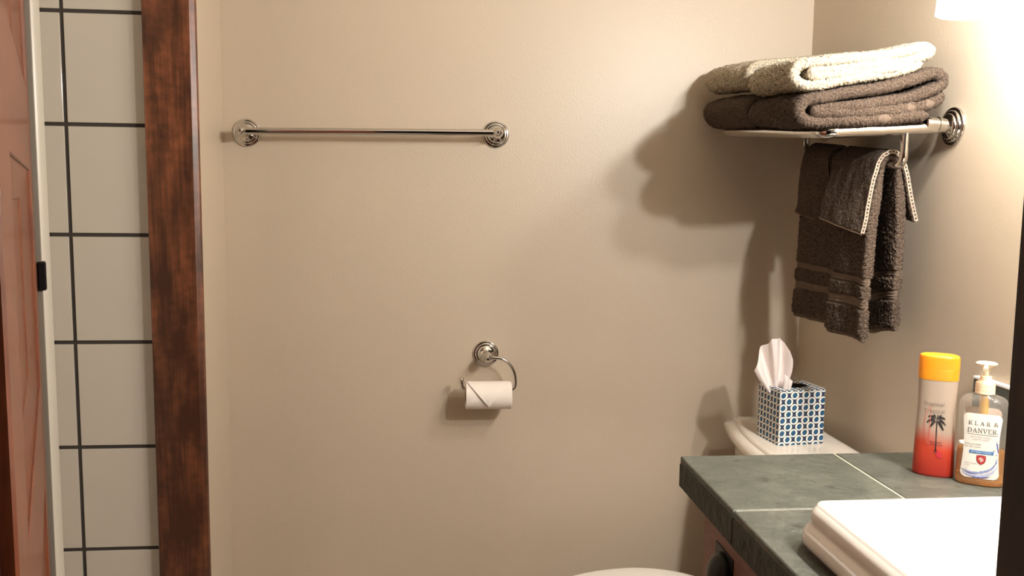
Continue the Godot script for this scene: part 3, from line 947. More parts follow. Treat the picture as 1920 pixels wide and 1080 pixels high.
func V(x: float, y: float) -> Vector2: return Vector2(x, y)
func folded_towels() -> void:
	var th := 0.0195
	var brown := [V(0.922, 1.4395), V(0.87, 1.4335), V(0.816, 1.4295), V(0.765, 1.4255), V(0.708, 1.4215), V(0.682, 1.428), V(0.672, 1.442), V(0.678, 1.457), V(0.696, 1.466), V(0.76, 1.4765), V(0.826, 1.488), V(0.88, 1.504), V(0.925, 1.519), V(0.944, 1.512), V(0.944, 1.498), V(0.918, 1.484), V(0.87, 1.4685), V(0.81, 1.4575), V(0.717, 1.446), V(0.7015, 1.4415), V(0.716, 1.4375), V(0.83, 1.4455), V(0.90, 1.455), V(0.938, 1.468), V(0.949, 1.482)]
	folded("folded_towel", "brown folded bath towel at the front of the shelf, under the front cream towel", brown, 0.325, 0.650, 0.0218, M.brown, 0.036, 0.02, [[0.07, 0.092], [0.925, 0.942], [0.958, 0.975]])
	var brear := [V(0.92, 1.4375), V(0.80, 1.4285), V(0.705, 1.4205), V(0.680, 1.428), V(0.670, 1.445), V(0.677, 1.46), V(0.70, 1.468), V(0.82, 1.481), V(0.925, 1.50), V(0.945, 1.488), V(0.925, 1.474), V(0.82, 1.4585), V(0.717, 1.449), V(0.703, 1.444), V(0.717, 1.440), V(0.82, 1.446), V(0.93, 1.456)]
	for i in brear.size(): brear[i] = V(brear[i].x + 0.030, 1.446 + (brear[i].y - 1.4205) * 1.12)
	folded("folded_towel", "brown folded bath towel at the back of the shelf, under the rear cream towel", brear, 0.035, 0.318, 0.021, M.brown, -0.004, 0.02)
	var cream := [V(0.905, 1.5425), V(0.86, 1.528), V(0.81, 1.5165), V(0.755, 1.5065), V(0.695, 1.4945), V(0.671, 1.4985), V(0.661, 1.511), V(0.666, 1.5275), V(0.686, 1.537), V(0.73, 1.5425), V(0.78, 1.5475), V(0.835, 1.5545), V(0.875, 1.565), V(0.908, 1.573), V(0.922, 1.5665), V(0.916, 1.5585), V(0.875, 1.5475), V(0.80, 1.5345), V(0.705, 1.522), V(0.692, 1.517), V(0.706, 1.5125), V(0.77, 1.520), V(0.83, 1.528), V(0.885, 1.541)]
	for i in cream.size(): cream[i].y -= 0.0065 + 0.003 * clampf((cream[i].x - 0.8) / 0.1, 0.0, 1.0) * clampf((1.55 - cream[i].y) / 0.03, 0.0, 1.0)
	folded("folded_towel", "cream folded bath towel at the front, topmost on the shelf", cream, 0.330, 0.648, 0.0195, M.cream, 0.040, 0.03)
	var crear := [V(0.90, 1.534), V(0.80, 1.5155), V(0.70, 1.498), V(0.676, 1.504), V(0.665, 1.518), V(0.672, 1.533), V(0.695, 1.542), V(0.80, 1.551), V(0.91, 1.565), V(0.924, 1.556), V(0.90, 1.546), V(0.80, 1.534), V(0.708, 1.526), V(0.696, 1.521), V(0.708, 1.517), V(0.80, 1.525), V(0.89, 1.539)]
	for i in crear.size(): crear[i] = V(crear[i].x + 0.036, 1.528 + (crear[i].y - 1.498) * 1.1)
	folded("folded_towel", "cream folded bath towel at the back, topmost at the rear of the shelf", crear, 0.045, 0.322, 0.0185, M.cream, -0.008, 0.02)

func hanging_towels() -> void:
	# hand towels: an upside-down U over the bar, folded lengthwise
	for k in 2:
		var z0: float = [0.462, 0.268][k]
		var z1: float = [0.588, 0.412][k]
		var rise: float = [0.0, 0.004][k]
		var ty := bar_y((z0 + z1) / 2)
		var nz := FastNoiseLite.new()
		nz.seed = 90 + k; nz.frequency = 1.0
		var bl := 1.012 + rise
		var br := 1.020 + rise
		var pth := spline([V(0.848, bl), V(0.850, 1.06), V(0.856, 1.16), V(0.862, 1.25), V(0.8725, ty - 0.03), V(0.8785, ty + 0.004), V(0.892, ty + 0.0138), V(0.9055, ty + 0.004), V(0.9125, ty - 0.03), V(0.923, 1.25), V(0.927, 1.15), V(0.930, br)], 300)
		var ln := length2(pth)
		var wob := func(u: float, v: float, q: Vector2) -> Vector3:
			var hang := clampf((ty - q.y) / 0.3, 0.0, 1.0)
			var z := lerpf(z0, z1, v)
			var side := -1.0 if u < 0.5 else 1.0
			var fold := 0.007 * sin(v * 5.2 + 0.8 + k) * hang + 0.004 * nz.get_noise_2d(v * 2.5, u * 6.0) * hang
			z += (0.016 * hang * (v - 0.45) if u < 0.5 else -0.012 * hang * (v - 0.2))
			return Vector3(q.x + (0.015 + 0.030 * v * v * v * float(u < 0.5)) * k * hang - (0.007 * (1.0 - v) * (1.0 - v) * hang - 0.011 * hang if u < 0.5 and k == 0 else 0.0) + side * fold * 0.9 + (-0.012 * hang * v if u < 0.5 and k == 0 else 0.0), q.y + bar_y(z) - ty + (0.012 if u < 0.5 else 0.034) * (v - 0.5) * hang + 0.003 * nz.get_noise_2d(v * 3.0, 7.0) * hang, z)
		var f := func(u: float, v: float) -> Vector3: return wob.call(u, v, along(pth, u))
		# distances from the two ends: fringe, terry, woven band, terry, woven band, terry
		var b1 := [0.054 / ln, 0.079 / ln]
		var b2 := [0.101 / ln, 0.121 / ln]
		var thick := func(u: float, v: float) -> float:
			var d := minf(u, 1.0 - u)
			var e := 1.0
			for b in [b1, b2]:
				e = minf(e, maxf(smoothstep(b[0] + 0.004, b[0], d), smoothstep(b[1] - 0.004, b[1], d)))
			return lerpf(0.009, 0.020, e) * lerpf(0.52, 1.0, smoothstep(0.035, 0.13, absf(u - 0.5)))
		var t := thing("hand_towel", ["brown hand towel with woven bands, front one hanging under the pale-hemmed washcloth", "brown hand towel with woven bands, rear one hanging nearest the corner"][k], "hand towel", Vector3(0.89, ty, (z0 + z1) / 2), "hand towels on the lower bar")
		put("cloth", cloth(f, 400, 76, ln, z1 - z0, thick, 0.0036, 235.0), M.brown, t)
		for b in [b1, b2, [1.0 - b1[1], 1.0 - b1[0]], [1.0 - b2[1], 1.0 - b2[0]]]:
			var g := func(u: float, v: float) -> Vector3: return f.call(lerpf(b[0], b[1], u), v)
			var rip := func(u: float, v: float) -> float: return 0.0158 + 0.0012 * sin(u * TAU * 4.0)
			put("woven_band", cloth(g, 40, 40, (b[1] - b[0]) * ln, z1 - z0, rip, 0.0), M.woven, t, true, "smooth woven band")
		for s in [0, 1]:
			var g := func(u: float, v: float) -> Vector3:
				var q := along(pth, 0.008 * s if s == 0 else 1.0)
				var c: Vector3 = wob.call(0.01 if s == 0 else 0.99, v, q)
				return c + Vector3(0.0012 * sin(v * 110.0), -0.012 * u + 0.004, 0)
			var rip := func(u: float, v: float) -> float: return 0.0095 + 0.0035 * sin(v * 130.0)
			put("fringe", cloth(g, 6, 130, 0.012, z1 - z0, rip, 0.0003), M.woven, t, true, "pleated end hem")
	# washcloths over them
	for k in 2:
		var z0: float = [0.416, 0.256][k]
		var z1: float = [0.590, 0.378][k]
		var ty := bar_y((z0 + z1) / 2)
		var rise: float = [0.0, 0.012][k]
		var nz := FastNoiseLite.new()
		nz.seed = 190 + k; nz.frequency = 1.0
		var pth := spline([V(0.835, 1.228 + rise), V(0.842, 1.26), V(0.853, ty - 0.05), V(0.863, ty - 0.012), V(0.8735, ty + 0.0125), V(0.892, ty + 0.0245), V(0.9105, ty + 0.0125), V(0.921, ty - 0.012), V(0.929, ty - 0.05), V(0.940, 1.252 + rise)], 200)
		var ln := length2(pth)
		var f := func(u: float, v: float) -> Vector3:
			var q := along(pth, u)
			var hang := clampf((ty - q.y) / 0.12, 0.0, 1.0)
			var z := lerpf(z0, z1, v)
			return Vector3(q.x + [0.008 - 0.008 * (1.0 - v) * (1.0 - v) * float(u < 0.5), 0.022 + 0.030 * v * v * v * float(u < 0.5)][k] * hang - (0.007 * sin(v * 3.0 + k) * hang + 0.003 * nz.get_noise_2d(v * 3.0, u * 3.0)) * (1.0 if u < 0.5 else -0.5), q.y + bar_y(z) - ty - 0.012 * (v - 0.5) * hang, z)
		var t := thing("washcloth", ["brown washcloth with pale ladder-stitched hem draped over the front hand towel", "brown washcloth draped over the rear hand towel nearest the room corner"][k], "washcloth", Vector3(0.89, ty, (z0 + z1) / 2), "washcloths on the lower bar")
		put("cloth", cloth(f, 150, 90, ln, z1 - z0, 0.0092, 0.0020, 240.0), M.brown, t)
		# pale hem: two cords with stitches between them, along the near edge
		var hem := Acc.new()
		for side in [1.0, -1.0]:
			var cord := []
			for i in 91:
				var u := lerpf(0.004, 0.996, i / 90.0)
				var c: Vector3 = f.call(u, 0.985 if side > 0 else 0.968)
				var d: Vector3 = (f.call(u + 0.003, 0.98) - f.call(u - 0.003, 0.98)).normalized()
				var out := d.cross(Vector3.BACK).normalized()
				if out.dot(c - Vector3(0.892, ty - 0.06, c.z)) < 0.0: out = -out
				cord.append(c + out * (0.0043 if side > 0 else -0.0012) + Vector3(0, 0, 0.0022 if side > 0 else 0.0052) + Vector3(0, 0.0006, 0.0004) * sin(i * 1.9))
			hem.tube(cord, 0.0015, 8)
		put("hem_cord", hem.mesh(60), M.hem if k == 0 else M.woven, t, true, "pale corded hem" if k == 0 else "")
		if k == 0:
			var st := Acc.new()
			for i in 46:
				var u := lerpf(0.01, 0.99, i / 45.0)
				var c: Vector3 = f.call(u, 0.975)
				var d: Vector3 = (f.call(u + 0.003, 0.98) - f.call(u - 0.003, 0.98)).normalized()
				var o := d.cross(Vector3.BACK).normalized()
				st.box(Vector3.ZERO, Vector3(0.0030, 0.0058, 0.0022), 0.0004, Transform3D(Basis(d, o, Vector3.BACK), c + o * (0.0023 if o.dot(c - Vector3(0.892, ty - 0.06, c.z)) > 0 else -0.0023) + Vector3(0, 0, 0.0042)))
			var so := put("stitching", st.mesh(), M.hem, t, true, "pale ladder stitches")
			so.set_meta("kind", "stuff")
		var bh := Acc.new()
		for uu in [0.004, 0.996]:
			var cord := []
			for i in 31:
				cord.append(f.call(uu, lerpf(0.01, 0.985, i / 30.0)) + Vector3((-0.002 if uu < 0.5 else 0.002) , -0.0008, 0))
			bh.tube(cord, 0.0017, 8)
		put("end_hem", bh.mesh(60), M.hem if k == 0 else M.woven, t)

# ---------------------------------------------------------------- tissue box
func ring_print() -> StandardMaterial3D:
	var im := Image.create_empty(112, 124, false, Image.FORMAT_RGB8)
	for y in 124:
		for x in 112:
			var c := col(38, 52, 78)
			for o in [[0.5, 0.5], [0, 0], [1, 0], [0, 1], [1, 1]]:
				var r := Vector2((x / 112.0 - o[0]) * 93.0, (y / 124.0 - o[1]) * 104.0)
				var d := r.length()
				var di := Vector2(r.x * 1.0 + r.y * 0.12, r.y * 0.86).length()
				if d < 33.6:
					c = col(240, 236, 226)
				if di < 19.0:
					c = col(30, 84, 118)
					break
			im.set_pixel(x, y, c)
	var m := mat(Color.WHITE, 0.45)
	m.albedo_texture = ImageTexture.create_from_image(im)
	return m
func tissue_box() -> void:
	var pr := ring_print()
	var t := thing("tissue_box", "cube tissue box printed with white rings and teal dots on the toilet tank", "tissue box", Vector3(0.8345, 0.7298, 0.3165))
	t.rotation.y = deg_to_rad(7.5)
	var hx := 0.0565
	var hz := 0.0475
	var H := 0.1255
	var r := 0.0022
	var a := Acc.new()
	var pts := []
	var us := []
	for q in [[-1, 1], [1, 1], [1, -1], [-1, -1]]:
		for k in 4:
			var f: float = {[-1, 1]: PI, [1, 1]: PI / 2, [1, -1]: 0.0, [-1, -1]: -PI / 2}[q] - k / 3.0 * PI / 2
			pts.append(Vector3(q[0] * (hx - r) + cos(f) * r, 0, q[1] * (hz - r) + sin(f) * r))
	var acc := 0.0
	for i in pts.size():
		us.append(acc)
		acc += pts[i].distance_to(pts[(i + 1) % pts.size()])
	us.append(acc)
	var cell := Vector2(0.0284, 0.0288)
	for i in pts.size():
		var p: Vector3 = pts[i]
		var q: Vector3 = pts[(i + 1) % pts.size()]
		var u0: float = us[i] / cell.x + 0.18
		var u1: float = us[i + 1] / cell.x + 0.18
		var v1 := 0.1
		var v0 := 0.1 + H / cell.y
		var up := Vector3(0, H, 0)
		a.tri(p, q + up, q, Vector2(u0, v0), Vector2(u1, v1), Vector2(u1, v0))
		a.tri(p, p + up, q + up, Vector2(u0, v0), Vector2(u0, v1), Vector2(u1, v1))
	# top with an oval opening
	var n := 64
	for k in n:
		var ring := []
		for kk in [k, k + 1]:
			var f: float = TAU * kk / n
			var inner := Vector3(cos(f) * 0.037, H, sin(f) * 0.022)
			var sc := 1.0 / maxf(absf(cos(f)) / hx, absf(sin(f)) / hz)
			ring.append([inner, Vector3(cos(f) * sc, H, sin(f) * sc)])
		var uvf := func(v: Vector3) -> Vector2: return Vector2(v.x / cell.x + 0.3, v.z / cell.y + 0.1)
		for tr in [[ring[0][0], ring[0][1], ring[1][1]], [ring[0][0], ring[1][1], ring[1][0]]]:
			a.tri(tr[0], tr[1], tr[2], uvf.call(tr[0]), uvf.call(tr[1]), uvf.call(tr[2]))
	put("carton", a.mesh(30), pr, t, false)
	a = Acc.new()
	a.rows([ov(0.037, 0.022, H - 0.0002), ov(0.0375, 0.0225, H - 0.001), ov(0.05, 0.04, H - 0.006), ov(0.05, 0.04, 0.004)], true, true)
	a.fan(ov(0.05, 0.04, 0.004), Vector3(0, 0.004, 0), Vector3(0, -1, 0))
	put("inner_lining", a.mesh(), mat(col(120, 112, 106), 0.9), t, false)
	a = Acc.new()
	var film := mat(col(235, 235, 235, 0.25), 0.12)
	film.transparency = BaseMaterial3D.TRANSPARENCY_ALPHA
	var fr := []
	for k in 9:
		var row := PackedVector3Array()
		for j in 2:
			var x := lerpf(-0.036, 0.036, k / 8.0)
			var w := 0.0218 * sqrt(maxf(0.0, 1.0 - (x / 0.037) ** 2))
			row.append(Vector3(x, H - 0.0012 + (0.003 if j == 0 else 0.0), -0.004 if j == 0 else -w))
		fr.append(row)
	a.rows(fr)
	put("film", a.mesh(), film, t, false, "clear plastic film across the opening")
	# the tissue standing in the slot: a fan with folds
	var s := thing("facial_tissue", "white facial tissue pulled up out of the tissue box", "tissue", Vector3(0.79, 0.853, 0.335))
	var tops := [V(-0.0525, 0.040), V(-0.047, 0.056), V(-0.040, 0.083), V(-0.034, 0.0945), V(-0.022, 0.101), V(-0.0185, 0.1135), V(-0.008, 0.1145), V(0.006, 0.1135), V(0.016, 0.103), V(0.024, 0.086), V(0.0315, 0.064), V(0.028, 0.046), V(0.022, 0.030)]
	var tp := PackedVector2Array(tops)
	var f := func(u: float, v: float) -> Vector3:
		var tpt := along(tp, u)
		var base := V(lerpf(-0.016, 0.017, u), -0.012)
		var q := base.lerp(tpt, v)
		# the sides bow outwards
		q.x += (u - 0.5) * (0.018 if u > 0.5 else 0.008) * sin(v * PI)
		var z := (0.0075 * sin(u * 17.0 + 0.6) + 0.006 * absf(sin(u * 8.0 + v * 1.3)) - 0.004) * (0.35 + 0.9 * sin(v * 2.4)) + 0.016 * (u - 0.35) * v
		z += 0.012 * exp(-pow((u - 0.52) / 0.05, 2)) * (0.3 + v * 0.4)
		return Vector3(0.7925 + q.x, 0.853 + q.y, 0.325 + z)
	put("sheet", cloth(f, 110, 50, 0.2, 0.11, 0.0005), M.tissue, s)
	var g := func(u: float, v: float) -> Vector3:
		var q := V(lerpf(0.004, 0.018, u), -0.012).lerp(V(lerpf(0.006, 0.026, u), lerpf(0.036, 0.020, u)), v)
		return Vector3(0.7945 + q.x, 0.853 + q.y, 0.343 + 0.010 * sin(v * 2.2) + 0.003 * sin(u * 6.0))
	put("front_fold", cloth(g, 16, 20, 0.02, 0.05, 0.0005), M.tissue, s)
func ov(rx: float, rz: float, y: float) -> PackedVector3Array:
	var row := PackedVector3Array()
	for k in 48:
		var f := TAU * k / 48
		row.append(Vector3(cos(f) * rx, y, sin(f) * rz))
	return row

# ---------------------------------------------------------------- bottles
func sup(h: float, a: float, b: float, n: float, seg := 72) -> PackedVector3Array:
	var row := PackedVector3Array()
	for k in seg:
		var f := TAU * k / seg
		var c := cos(f)
		var s := sin(f)
		row.append(Vector3(signf(c) * pow(absf(c), 2.0 / n) * a, h, signf(s) * pow(absf(s), 2.0 / n) * b))
	return row
func prof_at(p: Array, h: float) -> Vector2:
	for i in p.size() - 1:
		if h <= p[i + 1][0]:
			var f := clampf((h - p[i][0]) / maxf(1e-6, p[i + 1][0] - p[i][0]), 0, 1)
			return V(lerpf(p[i][1], p[i + 1][1], f), lerpf(p[i][2], p[i + 1][2], f))
	return V(p[-1][1], p[-1][2])
func on_front(p: Array, n: float, x: float, h: float, off: float) -> Vector3:
	var ab := prof_at(p, h)
	var k := clampf(absf(x) / ab.x, 0.0, 0.999)
	return Vector3(x, h, ab.y * pow(1.0 - pow(k, n), 1.0 / n) + off)
# a flat printed shape laid on the front of a bottle
func print_on(p: Array, n: float, poly: PackedVector2Array, off: float) -> ArrayMesh:
	var a := Acc.new()
	var id := Geometry2D.triangulate_polygon(poly)
	for i in range(0, id.size(), 3):
		split(a, p, n, poly[id[i]], poly[id[i + 1]], poly[id[i + 2]], off, 0)
	return a.mesh()
func split(a: Acc, p: Array, n: float, q: Vector2, r: Vector2, s: Vector2, off: float, lev: int) -> void:
	var m := maxf(q.distance_to(r), maxf(r.distance_to(s), s.distance_to(q)))
	if m > 0.006 and lev < 8:
		if m == q.distance_to(r): var c := (q + r) / 2; split(a, p, n, q, c, s, off, lev + 1); split(a, p, n, c, r, s, off, lev + 1)
		elif m == r.distance_to(s): var c := (r + s) / 2; split(a, p, n, q, r, c, off, lev + 1); split(a, p, n, q, c, s, off, lev + 1)
		else: var c := (q + s) / 2; split(a, p, n, q, r, c, off, lev + 1); split(a, p, n, c, r, s, off, lev + 1)
		return
	a.away(on_front(p, n, q.x, q.y, off), on_front(p, n, r.x, r.y, off), on_front(p, n, s.x, s.y, off), Vector3(0, 0.08, 0))
func letters(p: Array, n: float, s: String, size: float, font: String, x: float, h: float, off: float, tilt := 0.0) -> ArrayMesh:
	var sf := SystemFont.new()
	sf.font_names = PackedStringArray([font])
	var tm := TextMesh.new()
	tm.text = s; tm.font = sf; tm.font_size = 64; tm.pixel_size = 0.01; tm.depth = 0.0
	tm.horizontal_alignment = HORIZONTAL_ALIGNMENT_CENTER
	var ar := tm.get_mesh_arrays()
	var a := Acc.new()
	var vv: PackedVector3Array = ar[Mesh.ARRAY_VERTEX]
	var id = ar[Mesh.ARRAY_INDEX]
	var seq: PackedInt32Array = id if id != null and id.size() else PackedInt32Array(range(vv.size()))
	for i in range(0, seq.size(), 3):
		var q := []
		for k in 3:
			var v := vv[seq[i + k]] * (size / 0.64)
			q.append(on_front(p, n, x + v.x, h + v.y + tilt * v.x, off))
		a.away(q[0], q[1], q[2], Vector3(0, h, 0))
	return a.mesh()
func blob(pts: Array) -> PackedVector2Array:
	return PackedVector2Array(pts)

func shampoo() -> void:
	var t := thing("shampoo_bottle", "tall translucent shampoo bottle with orange cap and red lower half", "bottle", Vector3(0.8225, 0.837, 0.8955))
	t.rotation.y = deg_to_rad(-32)
	var p := [[0.0, 0.029, 0.018], [0.002, 0.0308, 0.0195], [0.02, 0.0308, 0.0195], [0.05, 0.0300, 0.0185], [0.085, 0.0290, 0.0175], [0.11, 0.0282, 0.017], [0.135, 0.0285, 0.0172], [0.155, 0.0292, 0.0178], [0.158, 0.0292, 0.0178]]
	var n := 2.3
	var body := Acc.new()
	var rr := []
	var fine := []
	for i in 60:
		var h := 0.158 * i / 59.0
		var ab := prof_at(p, h)
		rr.append(sup(h, ab.x, ab.y, n))
		fine.append(h)
	body.rows(rr, true, true)
	body.fan(rr[0], Vector3(0, 0.0005, 0), Vector3(0, 1, 0))
	var bm := body.mesh(60)
	# the red fades out upwards: the colour of the print and the gel
	var ar := bm.surface_get_arrays(0)
	var cs := PackedColorArray()
	for v in ar[Mesh.ARRAY_VERTEX]:
		var f := smoothstep(0.084, 0.046, v.y + 0.006 * sin(v.x * 90.0))
		cs.append(col(196, 178, 160).srgb_to_linear().lerp(col(206, 74, 50).lerp(col(176, 50, 40), smoothstep(0.05, 0.0, v.y)).srgb_to_linear(), f))
	ar[Mesh.ARRAY_COLOR] = cs
	bm = ArrayMesh.new()
	bm.add_surface_from_arrays(Mesh.PRIMITIVE_TRIANGLES, ar)
	var pm := mat(Color(1, 1, 1, 0.8), 0.3)
	pm.vertex_color_use_as_albedo = true
	pm.transparency = BaseMaterial3D.TRANSPARENCY_ALPHA
	put("body", bm, pm, t, false)
	var gel := Acc.new()
	rr = []
	for i in 14:
		var h := 0.002 + 0.064 * i / 13.0
		var ab := prof_at(p, h)
		rr.append(sup(h, ab.x - 0.0012, ab.y - 0.0012, n))
	gel.rows(rr, true, true)
	gel.fan(rr[13], Vector3(0, 0.066, 0), Vector3.ZERO)
	gel.fan(rr[0], Vector3(0, 0.002, 0), Vector3(0, 1, 0))
	put("gel", gel.mesh(60), mat(col(205, 78, 54), 0.5), t, false, "red-orange gel inside")
	# cap
	var cp := Acc.new()
	rr = []
	for q in [[0.1575, 0.0285, 0.0172], [0.158, 0.0296, 0.0184], [0.175, 0.0300, 0.0187], [0.1755, 0.0297, 0.0184], [0.1765, 0.0300, 0.0187], [0.193, 0.0298, 0.0186], [0.1965, 0.0285, 0.0176], [0.198, 0.025, 0.015]]:
		rr.append(sup(q[0], q[1], q[2], n))
	cp.rows(rr, true, true)
	cp.fan(rr[7], Vector3(0, 0.1983, 0), Vector3.ZERO)
	var om := mat(col(250, 158, 34), 0.35)
	om.subsurf_scatter_enabled = true; om.subsurf_scatter_strength = 0.3
	put("cap", cp.mesh(45), om, t, false, "orange flip cap")
	# printed palm, board and lettering
	var ink := mat(col(36, 30, 30), 0.6)
	var palm := Acc.new()
	var add := func(poly: PackedVector2Array, ac: Acc) -> void:
		var id := Geometry2D.triangulate_polygon(poly)
		for i in range(0, id.size(), 3):
			split(ac, p, n, poly[id[i]], poly[id[i + 1]], poly[id[i + 2]], 0.0006, 0)
	var hub := V(0.0015, 0.0925)
	add.call(blob([hub + V(-0.0008, 0), hub + V(0.0009, 0), V(0.0026, 0.062), V(0.003, 0.046), V(0.0014, 0.046), V(0.0012, 0.062)]), palm)
	for fr in [[-0.006, 0.0085, 1], [-0.0135, 0.006, 1], [-0.0155, -0.004, 1], [-0.011, -0.013, 1], [0.007, 0.0085, -1], [0.0125, 0.004, -1], [0.0135, -0.006, -1], [0.011, -0.0145, -1], [0.001, 0.010, 1]]:
		var tip := hub + V(fr[0], fr[1])
		var up := V(0, 0.0042)
		var mid1 := hub.lerp(tip, 0.45) + up
		var poly := [hub, mid1 + V(0, 0.0012), hub.lerp(tip, 0.75) + up * 0.75 + V(0, 0.0008), tip]
		for k in 4:
			var g := hub.lerp(tip, 0.88 - 0.2 * k) + up * (0.35 + 0.12 * k)
			poly.append(g + V(0.0010 * fr[2], -0.0034)); poly.append(g + V(0.0007 * fr[2], -0.0004))
		add.call(PackedVector2Array(poly), palm)
	for sp in [[-0.004, 0.040], [0.0, 0.038], [0.004, 0.0395]]:
		add.call(blob([V(0.0012, 0.046), V(0.003, 0.046), V(0.002 + sp[0], sp[1])]), palm)
	put("palm_print", palm.mesh(), ink, t, false, "printed black palm tree")
	var brd := Acc.new()
	for side in [0.0]:
		var poly := []
		for k in 25:
			var f := TAU * k / 24.0
			if k < 24: poly.append(V(-0.0125 + cos(f) * 0.0046 + 0.004 * sin(f) * sin(f), 0.082 + sin(f) * 0.031))
		add.call(PackedVector2Array(poly), brd)
	var pk := mat(col(214, 120, 112), 0.6)
	var ring := Acc.new()
	for k in 24:
		var q := []
		for e in [[k, 0.0], [k + 1, 0.0], [k + 1, 0.0011], [k, 0.0011]]:
			var f: float = TAU * e[0] / 24.0
			q.append(V(-0.0125 + cos(f) * (0.0046 - e[1]) + 0.004 * sin(f) * sin(f), 0.084 + sin(f) * (0.031 - e[1])))
		add.call(PackedVector2Array(q), ring)
	put("surfboard_print", ring.mesh(), pk, t, false, "printed pink surfboard outline")
	var faint := mat(col(120, 108, 102), 0.6)
	put("lettering", letters(p, n, "Tropical", 0.0085, "Droid Sans", -0.004, 0.1190, 0.0005), faint, t, false)
	put("lettering", letters(p, n, "Tropical", 0.0085, "Droid Sans", -0.003, 0.1075, 0.0005), faint, t, false)
	put("lettering", letters(p, n, "Body Wash", 0.0036, "Droid Sans", 0.001, 0.0575, 0.0005), ink, t, false)
	put("lettering", letters(p, n, "shampoo & gel", 0.0032, "Droid Sans", 0.001, 0.0535, 0.0005), ink, t, false)
	var pt := Acc.new()
	add.call(blob([V(0.001, 0.046), V(0.0105, 0.041), V(0.0115, 0.032), V(0.004, 0.034)]), pt)
	put("flower_print", pt.mesh(), mat(col(190, 40, 60), 0.6), t, false)

